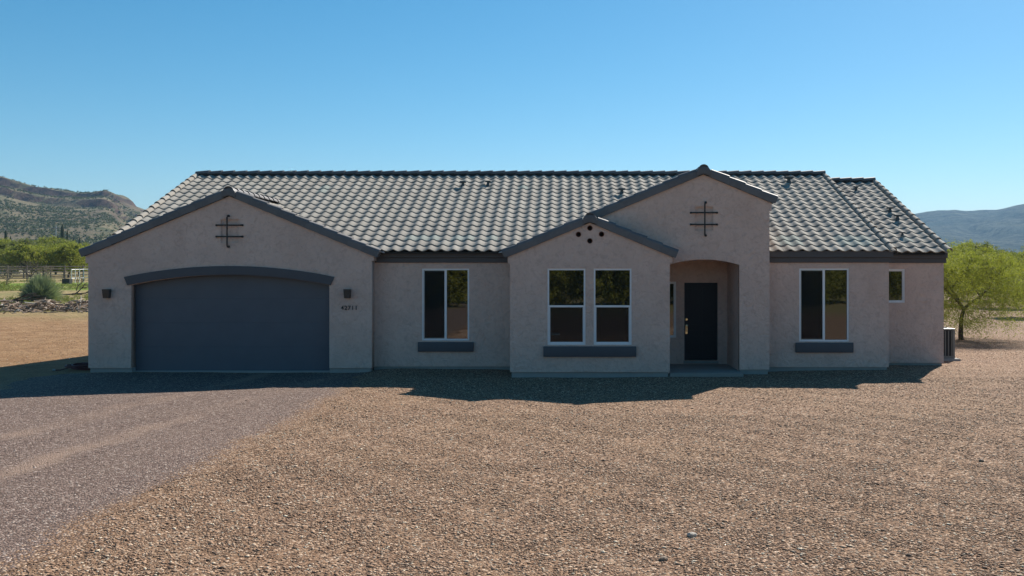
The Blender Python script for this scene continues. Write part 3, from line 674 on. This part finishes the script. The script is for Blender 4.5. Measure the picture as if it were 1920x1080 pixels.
# ------------------------------------------------------------------ small things near the house
def build_props():
    # condenser
    x, y = 10.42, 25.75; z = g1(x, y)
    a = thing('air_conditioner', 'dark grey outdoor air conditioner unit beside the right end of the house', 'air conditioner', (x, y, z))
    b = MB(); b.box(-.52, .52, -.5, .5, -.05, .06); b.obj('base_pad', M['stem'], a, bevel=.01)
    w, h = .40, .90
    b = MB(); b.box(-w+.03, w-.03, -w+.03, w-.03, .065, h-.05); b.obj('coil', M['acfin'], a)
    b = MB()
    for sx in (-1, 1):
        for sy in (-1, 1): b.box(min(sx*w, sx*(w-.06)), max(sx*w, sx*(w-.06)), min(sy*w, sy*(w-.06)), max(sy*w, sy*(w-.06)), .062, h-.045)
    for k in range(1, 9):
        t = -w+2*w*k/9
        for s in (-1, 1):
            b.box(t-.011, t+.011, min(s*w, s*(w-.02)), max(s*w, s*(w-.02)), .12, h-.06); b.box(min(s*w, s*(w-.02)), max(s*w, s*(w-.02)), t-.011, t+.011, .12, h-.06)
    b.box(-w+.0, w-.0, -w-.004, -w+.02, .066, .13)
    b.obj('louvre', M['acbody'], a)
    b = MB(); b.box(-w-.012, w+.012, -w-.012, w+.012, h-.043, h); b.obj('top_cover', M['actop'], a, bevel=.012)
    b = MB()
    for r in (.10, .17, .24, .31): b.tube([(r*math.cos(i*math.pi/12), r*math.sin(i*math.pi/12), h+.03-r*.05) for i in range(25)], .006, 5, False)
    for k in range(8): b.tube([(.03*math.cos(k*.785), .03*math.sin(k*.785), h+.032), (.34*math.cos(k*.785), .34*math.sin(k*.785), h+.005)], .006, 5)
    b.obj('fan_guard', M['iron'], a)
    # hose coil
    hx, hy = -12.55, 23.5; z = g1(hx, hy); pts = []
    rnd = random.Random(2)
    for i in range(150):
        t = i/24*2*math.pi; k = i/150
        r = .30+.07*math.sin(t*.37+1)+.04*math.sin(t*1.3); pts.append((hx+r*1.15*math.cos(t)+.05*math.sin(t*.21), hy+r*math.sin(t), z+.02+.018*(i//24)+.05*max(0, math.sin(t*.5+.6))))
    pts += [(hx-.40, hy-.38, z+.02), (hx-.50, hy-.42, z+.02)]
    b = MB(); b.tube(pts, .014, 7)
    H = b.obj('garden_hose', M['hose'], None, sm=60); tag(H, 'dark red garden hose coiled at the left corner of the garage', 'hose')
    b = MB(); b.tube([(hx-.50, hy-.42, z+.022), (hx-.56, hy-.44, z+.024)], [.02, .016], 8); b.obj('hose_end', M['galv'], H)
    # loose stones in the yard
    for k, (px, py, s, lab) in enumerate(((1297, 1003, .036, 'fist sized pale stone on the gravel low down right of centre'), (1244, 1048, .03, 'small dark stone at the bottom edge of the gravel yard'), (1840, 862, .03, 'small stone on gravel near the right edge of the yard'))):
        Y = F*CZ/(py-H0); X = (px-X0)*Y/F
        bm = bmesh.new(); bmesh.ops.create_icosphere(bm, subdivisions=2, radius=s)
        rr = random.Random(k)
        for v in bm.verts: v.co = Vector((v.co.x*1.3, v.co.y, v.co.z*.75))*(1+rr.uniform(-.14, .14))
        me = bpy.data.meshes.new('stone'); bm.to_mesh(me); bm.free()
        tag(link('stone', me, M['stone'] if k == 0 else M['deadwood'], None, (X, Y, g1(X, Y)+s*.4)), lab, 'stone')

# ------------------------------------------------------------------ plants
def branch_net(rng, H, W, levels, nmain, lean):
    segs = []; tips = []
    def grow(p, d, L, r, lev):
        n = 4; pts = [p]; q = Vector(p); dd = Vector(d)
        for i in range(n):
            dd = (dd+Vector((rng.uniform(-.25, .25), rng.uniform(-.25, .25), rng.uniform(-.12, .18)))).normalized(); q = q+dd*L/n; pts.append(q.copy())
        segs.append((pts, [r*(1-.11*i) for i in range(n+1)], lev))
        if lev >= 2: tips.extend(pts[1:])
        if lev == levels: return
        k = rng.choice((2, 3, 3)) if lev else nmain
        a0 = rng.uniform(0, 6.28)
        for i in range(k):
            a = a0+i*6.283/k+rng.uniform(-.4, .4); out = Vector((math.cos(a), math.sin(a), 0))
            nd = (dd*(.75 if lev else .55)+out*rng.uniform(.5, .95)+Vector((0, 0, .15))).normalized()
            grow(pts[-1] if i or rng.random() < .6 else pts[-2], nd, L*rng.uniform(.62, .85), r*.60, lev+1)
    grow(Vector((0, 0, -.1)), Vector((lean, 0, 1)).normalized(), H*.27, H*.028, 0)
    return segs, tips
def leaf_cloud(rng, anchors, n_str, k_leaf, L, lw, ll, droop):
    A = np.array(anchors); S = np.repeat(A, n_str, 0); n = len(S)
    th = rng.uniform(0, 6.283, n); el = rng.uniform(-.5, 1.0, n)
    d = np.stack([np.cos(th)*np.cos(el), np.sin(th)*np.cos(el), np.sin(el)], 1); ln = L*rng.uniform(.5, 1.3, n)
    t = (np.arange(k_leaf)+.5)/k_leaf
    P = S[:, None]+d[:, None]*(ln[:, None, None]*t[None, :, None]); P[..., 2] -= droop*ln[:, None]*t[None]**2
    P = P.reshape(-1, 3)+rng.normal(0, L*.07, (n*k_leaf, 3)); m = len(P)
    a = rng.normal(0, 1, (m, 3)); a[:, 2] -= .35; a /= np.linalg.norm(a, axis=1, keepdims=True)
    b = np.cross(a, rng.normal(0, 1, (m, 3))); b /= np.linalg.norm(b, axis=1, keepdims=True)
    la = ll*rng.uniform(.6, 1.4, m)[:, None]; wb = lw*rng.uniform(.6, 1.4, m)[:, None]
    V = np.stack([P-a*la*.5, P+b*wb*.5, P+a*la*.5, P-b*wb*.5], 1).reshape(-1, 3)
    return V, np.arange(m*4).reshape(-1, 4)
def tree_meshes(name, seed, H, W, leaf, levels=4, nmain=3, n_str=8, k_leaf=9, L=.45, lw=.03, ll=.07, droop=.6, lean=.0, thin=1.0, zlow=.25, fill=0, fz=.55, fh=.42):
    rng = random.Random(seed); nr = np.random.default_rng(seed)
    segs, tips = branch_net(rng, H, W, levels, nmain, lean)
    P = np.array([tuple(p) for p in tips]); mx = np.abs(P[:, :2]).max(); mz = P[:, 2].max()
    sx = (W/2-L*.6)/mx; sz = (H-L*.5)/mz
    mb = MB()
    for pts, rad, lev in segs:
        mb.tube([(p.x*sx, p.y*sx, p.z*sz) for p in pts], rad, 8 if lev < 2 else 5, False)
    tm = mb.mesh(name+'_trunk', fix=False, sm=60); tm.materials.append(M['bark'])
    P = P*np.array([sx, sx, sz])
    if thin < 1: P = P[nr.uniform(0, 1, len(P)) < thin]
    if fill:
        g = nr.normal(0, 1, (fill, 3)); g /= np.linalg.norm(g, axis=1, keepdims=True); g *= nr.uniform(.15, 1, (fill, 1))**.5
        g *= 1+.16*np.sin(g[:, :1]*7+seed)*np.cos(g[:, 2:]*6)
        P = np.concatenate([P, g*np.array([W/2-L*.5, W/2-L*.5, H*fh])+np.array([lean*H*.5, 0, H*fz])])
    V, Q = leaf_cloud(nr, P, n_str, k_leaf, L, lw, ll, droop)
    c = V.reshape(-1, 4, 3).mean(1); ok = c[:, 2] > H*zlow*(.7+.5*np.sin(c[:, 0]*3+c[:, 1]*2))*.9
    V = V.reshape(-1, 4, 3)[ok].reshape(-1, 3); Q = np.arange(len(V)).reshape(-1, 4)
    cm = np_mesh(name+'_crown', V, Q); cm.materials.append(M[leaf])
    return tm, cm
def plant_tree(meshes, px, Y, label, group, scale=1, rz=0, name='desert_tree', X=None, sz=None, cat='tree'):
    x = (px-X0)*Y/F if X is None else X
    r = thing(name, label, cat, (x, Y, g1(x, Y)-.03), group, rz); r.scale = (scale, scale, sz or scale)
    link('trunk', meshes[0], None, r); link('crown', meshes[1], None, r); return r

def build_plants():
    near = tree_meshes('near', 21, 3.75, 6.0, 'leaf_bright', 5, 3, 5, 15, .62, .016, .075, .9, .12, .42, .05, 760, .50, .44)
    plant_tree(near, 1803, 33.0, 'bright yellow-green palo verde with forked dark trunk standing right of the house', None, 1, .6, name='palo_verde')
    far = [tree_meshes('fa', 5, 5.0, 6.5, 'leaf_bright', 4, 4, 7, 8, .75, .075, .20, .4, 0, .7, .10, 130, .52, .40),
           tree_meshes('fb', 8, 4.4, 6.0, 'leaf_bright', 4, 4, 7, 8, .75, .075, .20, .4, 0, .7, .10, 130, .52, .40),
           tree_meshes('fc', 13, 4.8, 7.0, 'leaf_olive', 4, 5, 7, 8, .8, .075, .20, .3, 0, .7, .08, 130, .50, .40)]
    GL = 'trees beyond the corral'
    P = [(2, -14, 118, 1.0, 'olive tree at the far left edge behind the corral'), (1, 22, 126, .95, 'bright green tree in front of the pale shed roof'), (0, 52, 114, .9, 'mid green tree behind the bare tree by the corral'),
         (1, 80, 122, 1.05, 'bright green tree right of the one behind the bare tree'), (2, 104, 130, 1.1, 'dull olive tree below the tall saguaro'), (0, 128, 116, .95, 'mid green tree behind the corral posts'),
         (1, 150, 124, 1.08, 'bright green tree touching the left corner of the garage roof'), (2, 60, 150, 1.2, 'olive tree in the second row beyond the corral, left of the power pole'), (0, 95, 158, 1.25, 'taller green tree in the second row below the power pole'),
         (1, 30, 165, 1.2, 'light green tree in the second row left of the taller green one'), (0, 5, 150, 1.15, 'mid green second row tree at the left edge of the photo'), (2, 140, 160, 1.2, 'olive second row tree right of the power pole')]
    for k, (v, px, Y, s, lab) in enumerate(P): plant_tree(far[v], px, Y, lab, GL, s, k*1.3)
    GRr = 'trees beyond the palo verde'
    P = [(0, 1786, 62, .72, 'mid green tree just behind the left side of the palo verde'), (1, 1838, 70, .85, 'bright green tree directly behind the palo verde crown'), (0, 1880, 58, .66, 'mid green tree right behind the palo verde'),
         (1, 1925, 47, .62, 'bright green tree cut by the right edge of the photo'), (2, 1905, 95, .9, 'olive tree in front of the white car'), (2, 1845, 110, 1.2, 'distant olive tree above the palo verde crown'),
         (0, 1800, 125, 1.25, 'distant green tree rising just right of the house eave'), (0, 1960, 105, 1.2, 'distant green tree beyond the right edge'), (2, 1770, 140, 1.3, 'distant olive tree partly hidden by the house corner')]
    for k, (v, px, Y, s, lab) in enumerate(P): plant_tree(far[v], px, Y, lab, GRr, s, k*1.7+.4)
    mir = tree_meshes('mirror', 31, 6.0, 7.5, 'leaf_bright', 4, 5, 9, 8, .95, .09, .22, .9, 0, 1, .02, 500, .48, .45)
    rnd = random.Random(4)
    for k in range(13):                               # seen only as reflections in the window glass
        plant_tree(mir, 0, -17-rnd.uniform(0, 11), 'desert tree across the yard mirrored in the window glass', 'trees mirrored in the windows', rnd.uniform(.85, 1.15), k*2.1, X=-26+k*4.2+rnd.uniform(-1, 1))
    # grey-green shrub
    nr = np.random.default_rng(5); n = 6000
    th = nr.uniform(0, 6.283, n); el = nr.uniform(.05, 1.5, n); d = np.stack([np.cos(th)*np.cos(el), np.sin(th)*np.cos(el), np.sin(el)], 1)
    L = (nr.uniform(.6, 1.0, n)*(1+.12*np.sin(th*3+1)+.10*np.sin(th*7)*np.cos(el*5)))[:, None]*np.array([[1.5, 1.4, 1.75]]); tip = d*L; root = d*L*nr.uniform(.15, .65, (n, 1))
    w = np.cross(d, nr.normal(0, 1, (n, 3))); w /= np.linalg.norm(w, axis=1, keepdims=True); w *= .014
    V = np.stack([root-w, root+w, tip+w*.3, tip-w*.3], 1).reshape(-1, 3); me = np_mesh('shrub', V, np.arange(n*4).reshape(-1, 4))
    Y = 60; X = (75-X0)*Y/F; s = thing('shrub', 'rounded grey-green bush on the bare ground left of the garage', 'shrub', (X, Y, g1(X, Y)-.05))
    link('foliage', me, M['leaf_grey'], s)
    mb = MB(); r2 = random.Random(3)
    for k in range(12):
        a = r2.uniform(0, 6.28); mb.tube([(0, 0, 0), (.35*math.cos(a), .35*math.sin(a), .4), (.8*math.cos(a), .8*math.sin(a), .8)], [.03, .02, .01], 5)
    mb.obj('stems', M['deadwood'], s)
    # bare tree by the corral and fallen branches
    def bare(px, Y, H, W, seed, label, mat, lev=4, name='bare_tree', lie=0):
        rng = random.Random(seed); segs, tips = branch_net(rng, H, W, lev, 4, .1); mb = MB()
        Pz = max(p.z for p in tips); Px = max(abs(p.x) for p in tips)
        for pts, rad, l in segs: mb.tube([(p.x*W/2/Px, p.y*W/2/Px, p.z*H/Pz) for p in pts], [r*1.3 for r in rad], 5, False)
        x = (px-X0)*Y/F; o = mb.obj(name, mat, None, fix=False); o.location = (x, Y, g1(x, Y)); o.rotation_euler = (0, R(lie), 0)
        tag(o, label, 'tree' if not lie else 'branch'); return o
    bare(58, 90, 2.6, 4.6, 3, 'dark leafless mesquite with spreading limbs before the corral', M['darkwood'], 5)
    bare(90, 93, 2.0, 3.6, 12, 'greyish leafless bush right of the dark leafless tree', M['deadwood'], 5)
    bare(12, 88, 2.0, 4.0, 9, 'leafless brown bush at the far left before the corral', M['deadwood'], 5)
    bare(118, 68, 2.6, 1.2, 6, 'fallen dark branch lying right of the grey-green bush', M['darkwood'], 3, 'fallen_branch', 80)
    bare(-4, 56, 3.0, 1.0, 7, 'long fallen branch at the left edge of the photo', M['darkwood'], 3, 'fallen_branch', 84)
    bare(143, 75, 1.3, 1.6, 15, 'small dead snag standing close to the garage corner', M['darkwood'], 3, 'snag')
    # brush and rubble heap
    mb = MB(); rr = random.Random(8)
    for k in range(560):
        px = rr.uniform(4, 175); Y = rr.gauss(50, 1.0); x = (px-X0)*Y/F; h = .42*abs(math.sin(px*.045+1))+.18
        z = g1(x, Y)+rr.uniform(0, h)*math.exp(-((Y-50)/1.3)**2); c = Vector((x, Y, z))
        if k % 3:
            d = Vector((rr.uniform(-1, 1), rr.uniform(-1, 1), rr.uniform(-.25, .35))).normalized()*rr.uniform(.15, .55); mb.tube([c-d, c+d*.1+Vector((0, 0, .04)), c+d], [rr.uniform(.02, .06), .03, .015], 5)
        else:
            s = rr.uniform(.05, .17); vs = [c+Vector((a*s*rr.uniform(.6, 1.3), b_*s*rr.uniform(.6, 1.3), e*s*rr.uniform(.4, .9))) for a, b_, e in ((1,0,0),(0,1,0),(-1,0,0),(0,-1,0),(0,0,1),(0,0,-1))]
            mb.add(vs, [(0,1,4),(1,2,4),(2,3,4),(3,0,4),(1,0,5),(2,1,5),(3,2,5),(0,3,5)])
    o = mb.obj('brush_heap', M['rubble'], None, fix=False); tag(o, 'long low heap of dead wood and rubble left of the garage', 'brush heap', kind='stuff')
    # low weeds
    n = 3600; nr = np.random.default_rng(9); y = 44+nr.uniform(0, 1, n)**.8*58; x = (nr.uniform(-40, 210, n)-X0)*y/F
    cl = np.sin(x*.5)+np.sin(y*.37+x*.21); ok = cl > -.1; x, y = x[ok], y[ok]
    A = np.stack([x, y, gh(x, y)], 1); V, Q = leaf_cloud(nr, A, 4, 4, .22, .03, .13, -.2)
    tag(link('weeds', np_mesh('weeds', V, Q), M['leaf_olive']), 'low green and straw weeds on the ground before the corral', 'weeds', kind='stuff')
    # far scrub plain both sides
    n = 2600; y = 150+nr.uniform(0, 1, n)**1.3*600; x = np.where(nr.uniform(0, 1, n) < .5, (nr.uniform(-60, 300, n)-X0), (nr.uniform(1690, 1990, n)-X0))*y/F
    A = np.stack([x, y, gh(x, y)+.6], 1); V, Q = leaf_cloud(nr, A, 9, 4, 1.5, .5, .9, .1)
    tag(link('desert_scrub', np_mesh('desert_scrub', V, Q), M['leaf_mid']), 'distant desert scrub covering the flat land below the hills', 'scrub', kind='stuff')

# ------------------------------------------------------------------ distant things
def saguaro(px, Y, H, arms, label, sc=1):
    x = (px-X0)*Y/F; r = thing('saguaro', label, 'cactus', (x, Y, g1(x, Y)-.1), 'saguaro cacti')
    def col(name, pts, rad):
        mb = MB(); n = 24; P = [Vector(p) for p in pts]; mb.tube(P, rad, n)
        for i, v in enumerate(mb.v):
            c = P[min(i//n, len(P)-1)]; d = Vector(v)-c; mb.v[i] = tuple(c+d*(1 if i % 2 else .84))
        mb.obj(name, M['cactus'], r, sm=30)
    col('stem', [(0, 0, 0), (0, 0, H*.3), (.02, 0, H*.7), (0, 0, H*.93), (0, 0, H)], [.20*sc, .24*sc, .25*sc, .2*sc, .05])
    for s, z, h in arms:
        col('arm', [(s*.1, 0, z), (s*.5*sc, 0, z+.02), (s*.72*sc, 0, z+.25), (s*.75*sc, 0, z+h*.6), (s*.75*sc, 0, z+h)], [.13*sc, .15*sc, .16*sc, .15*sc, .04])
def build_far():
    saguaro(117, 170, 8.6, ((-1, 4.9, 1.6), (1, 5.2, 2.3)), 'tall saguaro with two raised arms above the trees on the left', 1.25)
    saguaro(11, 185, 8.0, ((-1, 4.6, 1.8), (1, 4.9, 1.9), (1, 3.6, 1.2)), 'many-armed saguaro near the left edge of the photo', 1.3)
    saguaro(138, 210, 7.4, (), 'slim armless saguaro right of the tall two-armed one', 1.0)
    saguaro(149, 205, 7.2, ((1, 4.6, 1.1),), 'short saguaro closest to the garage roof on the left', 1.1)
    saguaro(1887, 230, 6.8, (), 'slim armless saguaro right of the palo verde', 1.1)
    # utility poles with a wire
    tops = []
    for px, Y, lab in ((105, 260, 'thin grey utility pole before the left hill'), (-330, 235, 'thin utility pole beyond the left edge of the photo'), (520, 290, 'thin utility pole hidden behind the house roof')):
        x = (px-X0)*Y/F; z = g1(x, Y); p = thing('utility_pole', lab, 'pole', (x, Y, z), 'utility poles')
        b = MB(); b.tube([(0, 0, -.5), (0, 0, 12.6)], [.17, .11], 8); b.obj('pole', M['galv'], p, sm=40)
        b = MB(); b.box(-1.1, 1.1, -.06, .06, 11.7, 11.85); b.obj('crossarm', M['rail'], p)
        tops.append(Vector((x, Y, z+11.9)))
    for dx, lab in ((-1, 'left hand'), (1, 'right hand')):
        b = MB(); t = sorted(tops, key=lambda v: v.x); pts = []
        for a, c in zip(t, t[1:]):
            for i in range(16): q = i/15; v = a.lerp(c, q); v.z -= 4*1.3*q*(1-q); v.y += dx*.9; pts.append(v)
        b.tube(pts, .022, 4); o = b.obj('power_line', M['galv'], None); tag(o, 'thin sagging wire strung across the left hill, '+('nearer' if dx < 0 else 'farther')+' of two', 'wire')
    # corral
    def pt(px, Y): x = (px-X0)*Y/F; return Vector((x, Y, g1(x, Y)))
    c = thing('corral_fence', 'weathered brown rail fence of the corral in front of the trees', 'fence', (0, 0, 0))
    runs = [((-60, 97), (190, 103)), ((-60, 112), (120, 116))]
    for (p0, y0), (p1, y1) in runs:
        a, b_ = pt(p0, y0), pt(p1, y1); n = 7; rl = MB()
        for i in range(n+1):
            q = a.lerp(b_, i/n); z = g1(q.x, q.y); m = MB(); m.tube([(q.x, q.y, z-.3), (q.x, q.y, z+1.75)], [.08, .07], 7); m.obj('post', M['rail'], c)
        for h in (.35, .68, 1.0, 1.32, 1.6):
            P = [a.lerp(b_, i/(2*n)) for i in range(2*n+1)]
            rl.tube([(q.x, q.y-.08, g1(q.x, q.y)+h+random.uniform(-.03, .03)) for q in P], .05, 5)
        rl.obj('rails', M['rail'], c)
    # pale pipe pen next to the garage corner
    c = thing('pipe_pen', 'small pen of pale pipe posts and rails beside the garage corner', 'fence', (0, 0, 0))
    pr = MB(); Q = []
    for px, Y in ((134, 94), (141, 94.5), (149, 95), (157, 96), (168, 96.5)):
        q = pt(px, Y); Q.append(q); m = MB(); m.tube([(q.x, q.y, q.z), (q.x, q.y, q.z+1.5)], .04, 6); m.obj('post', M['pale'], c)
    for h in (.5, 1.4): pr.tube([(q.x, q.y, q.z+h) for q in Q], .035, 5)
    pr.obj('rails', M['pale'], c)
    # trough
    q = pt(126, 92); t = MB(); t.box(-.38, .38, -.3, .3, 0, .52); T = t.mesh('trough', bevel=.03)
    bm = bmesh.new(); bm.from_mesh(T); bm.faces.ensure_lookup_table(); top = max(bm.faces, key=lambda f: f.calc_center_median().z)
    r = bmesh.ops.inset_region(bm, faces=[top], thickness=.05)
    bmesh.ops.translate(bm, verts=top.verts, vec=(0, 0, -.3)); bm.to_mesh(T); bm.free()
    tag(link('water_trough', T, M['iron'], None, q), 'black water trough at the foot of the corral', 'trough')
    # shed with pale curved roof
    x, Y = (27-X0)*138/F, 138; z = g1(x, Y)
    s = thing('shed', 'pale-roofed shed half hidden among the trees on the left', 'shed', (x, Y, z))
    b = MB(); b.box(-1.5, 1.5, -1.5, 1.5, 0, 3.3); b.obj('wall', M['shedwall'], s)
    b = MB(); n = 10; P = [(1.75*math.cos(math.pi*k/n), .55*math.sin(math.pi*k/n)) for k in range(n+1)]
    vs = [(a, -1.8, 3.35+c_) for a, c_ in P]+[(a, 1.8, 3.35+c_) for a, c_ in P]; m = n+1
    b.add(vs, [(k, k+1, m+k+1, m+k) for k in range(n)]+[tuple(range(m)), tuple(range(2*m-1, m-1, -1)), (0, m, 2*m-1, m-1)]); b.obj('roof', M['pale'], s)
    b = MB(); b.box(-.5, .5, -1.53, -1.505, 0, 2.1); b.obj('door', M['rail'], s)
    # white car far right
    Y = 205; x = (1893-X0)*Y/F
    c = thing('parked_car', 'small white car parked far away among the trees on the right', 'car', (x, Y, g1(x, Y)), None, .15); c.scale = (1, 1, 1)
    prof = [(-2.2, .35), (-2.2, .8), (-2.0, .95), (-1.45, 1.0), (-.9, 1.42), (.6, 1.45), (1.3, 1.0), (2.1, .88), (2.25, .6), (2.2, .35)]
    b = MB(); m = len(prof); b.add([(a, -.85, z) for a, z in prof]+[(a, .85, z) for a, z in prof], [tuple(range(m)), tuple(range(2*m-1, m-1, -1))]+[(k, (k+1) % m, m+(k+1) % m, m+k) for k in range(m)])
    b.obj('body', M['carpaint'], c, bevel=.05, sm=40)
    for s_ in (-1, 1):
        b = MB(); b.add([(-1.25, s_*.853, 1.04), (-.82, s_*.853, 1.34), (.52, s_*.853, 1.36), (1.0, s_*.853, 1.04)], [(0, 1, 2, 3)]); b.obj('side_window', M['glass'], c)
        for wx in (-1.35, 1.35):
            b = MB(); b.tube([(wx, s_*.66, .33), (wx, s_*.88, .33)], .33, 16); w = b.obj('wheel', M['rubber'], c)
            b = MB(); b.tube([(wx, s_*.87, .33), (wx, s_*.89, .33)], .19, 12); b.obj('rim', M['galv'], w)

def build_hills():
    from mathutils import noise as mn
    def field(name, xs, ys, fn, mat):
        V = []; 
        for y in ys:
            for x in xs: V.append((x, y, fn(x, y)))
        nx = len(xs); Fq = []
        for j in range(len(ys)-1):
            for i in range(nx-1): a = j*nx+i; Fq.append((a, a+1, a+nx+1, a+nx))
        me = np_mesh(name, V, Fq); o = link(name, me, mat); tag(o, None, None, kind='structure'); return o
    prof = [(-1400, 60), (-1000, 95), (-700, 104), (-560, 93), (-501, 88), (-473, 80), (-454, 77), (-435, 75.5), (-423, 75.5), (-409, 76.5), (-402, 73), (-394, 62), (-385, 57), (-376, 53), (-345, 40), (-300, 26), (-240, 10), (-160, 0), (-100, -8)]
    px, pz = zip(*prof)
    def hh(x, y):
        xr = x*800/max(y, 200)*1.0 if y < 800 else x           # ridge profile narrows towards the foot
        h = float(np.interp(xr if y < 800 else x, px, pz))
        t = min(1, max(0, (y-330)/470)); up = t**1.15
        if y > 800: up = max(0, 1-(y-800)/500)
        # two cliff bands: shelf below, steep face, shelf above
        def terr(u, a, w, k): return u+k*(sst(u, a-w, a+w)-.5)*(1-abs(u-a)/.16 if abs(u-a) < .16 else 0)
        n = mn.fractal(Vector((x*.012, y*.012, 3)), .9, 2.1, 5); n2 = mn.fractal(Vector((x*.05, y*.05, 7)), .8, 2.1, 4)
        u = up+.03*n
        u = float(terr(u, .93, .006, .10)); u = float(terr(u, .74, .006, .075))
        return h*u*.965 + n*1.3*up + n2*.9*up + 4.5*(1-up) - 9*(1-min(1, max(0, (y-300)/60)))
    xs = np.concatenate([np.arange(-1300, -640, 22), np.arange(-640, -120, 4.2)]); ys = np.concatenate([np.arange(300, 560, 14), np.arange(560, 860, 4.5), np.arange(860, 1300, 40)])
    field('hill', xs, ys, hh, M['hill'])
    # scrub dotted over the hill
    rng = np.random.default_rng(2); A = []
    for k in range(15000):
        y = 330+rng.uniform(0, 1)*475; x = (rng.uniform(-60, 420)-X0)*y/F
        if mn.fractal(Vector((x*.018, y*.018, 5)), .8, 2.1, 4)+.25*rng.normal() < .02: continue
        A.append((x, y, hh(x, y)+rng.uniform(.1, .7)))
    V, Q = leaf_cloud(rng, np.array(A), 6, 3, .95, .45, .75, .1)
    tag(link('hill_scrub', np_mesh('hill_scrub', V, Q), M['leaf_scrub']), 'dark desert scrub dotted over the left hill', 'scrub', kind='stuff')
    mp = [(300, -5), (600, 60), (800, 118), (890, 152), (955, 160), (990, 168), (1066, 173), (1125, 170), (1184, 174), (1230, 186), (1300, 196), (1420, 190), (1600, 150), (2000, 60), (2300, -5)]
    qx, qz = zip(*mp)
    def mh(x, y):
        xr = x*2500/max(900, y) if y < 2500 else x
        h = float(np.interp(xr, qx, qz)); t = min(1, max(0, (y-1300)/1200)); up = t**1.25 if y <= 2500 else max(0, 1-(y-2500)/700)
        n = mn.fractal(Vector((x*.004, y*.0025, 1)), .85, 2.1, 6); rdg = 1-abs(mn.noise(Vector((x*.006+.8*n, y*.0018, 9))))*2
        return h*up*(1+.16*(1-t)*n)+ (n*10+rdg*16*(1-abs(2*t-1)))*min(1, up*2.2)*(1 if t < 1 else .4) - 6*(1-min(1, t*8)) + 3
    xs = np.arange(200, 2400, 16); ys = np.concatenate([np.arange(1250, 2560, 18), np.arange(2560, 3250, 70)])
    field('mountain', xs, ys, mh, M['mountain'])

# ------------------------------------------------------------------ light, haze, camera
def build_light():
    w = bpy.data.worlds.new('World'); scene.world = w; w.use_nodes = True; nt = w.node_tree
    bg = nt.nodes['Background']; sky = nt.nodes.new('ShaderNodeTexSky'); sky.sky_type = 'NISHITA'; sky.sun_disc = False
    el = math.asin(SUN.z); az = math.atan2(SUN.x, SUN.y)
    sky.sun_elevation = el; sky.sun_rotation = az; sky.altitude = 600; sky.air_density = 1.0; sky.dust_density = SKY['dust']; sky.ozone_density = SKY['ozone']
    hs = nt.nodes.new('ShaderNodeHueSaturation'); hs.inputs['Saturation'].default_value = SKY['sat']; hs.inputs['Hue'].default_value = SKY['hue']; nt.links.new(sky.outputs[0], hs.inputs['Color']); nt.links.new(hs.outputs[0], bg.inputs[0]); bg.inputs[1].default_value = SKY['strength']
    l = bpy.data.lights.new('sun', 'SUN'); l.energy = SKY['sun']; l.angle = R(.5); l.color = (1, .93, .84)
    o = bpy.data.objects.new('sun', l); COL.objects.link(o); o.rotation_euler = (-SUN).to_track_quat('-Z', 'Y').to_euler(); o.location = (30, 50, 60)
    if SKY['haze'] > 0:
        mb = MB(); mb.box(-2900, 2900, -700, 3700, -4, 215)
        t = NT('haze'); t.t.nodes.remove(t.b); pv = t.n('ShaderNodeVolumePrincipled'); pv.inputs['Density'].default_value = SKY['haze']; pv.inputs['Color'].default_value = (.24, .50, .80, 1); pv.inputs['Anisotropy'].default_value = .1
        t.l(pv.outputs[0], t.out.inputs['Volume'])
        h = mb.obj('haze', t.m, None); tag(h, 'faint bluish haze in the air over the desert', 'haze', kind='stuff')
    c = bpy.data.cameras.new('camera'); c.sensor_width = 36; c.lens = F/1920*36; c.shift_x = (960-X0)/1920; c.shift_y = (H0-540)/1920; c.clip_start = .1; c.clip_end = 9000
    co = bpy.data.objects.new('camera', c); COL.objects.link(co); co.location = (0, 0, CZ); co.rotation_euler = (R(90), 0, 0); scene.camera = co
    vs = scene.view_settings; scene.display_settings.display_device = 'sRGB'; vs.view_transform = 'Standard'; vs.look = 'None'; vs.exposure = SKY['exp']; vs.gamma = 1
    scene.render.resolution_x = 1024; scene.render.resolution_y = 576
SKY = dict(dust=.35, ozone=2.5, strength=.060, sun=4.8, haze=1.6e-4, exp=.93, sat=1.36, hue=.485)

build_materials(); build_ground(); build_gravel(); build_house(); build_props(); build_plants(); build_far(); build_hills(); build_light()
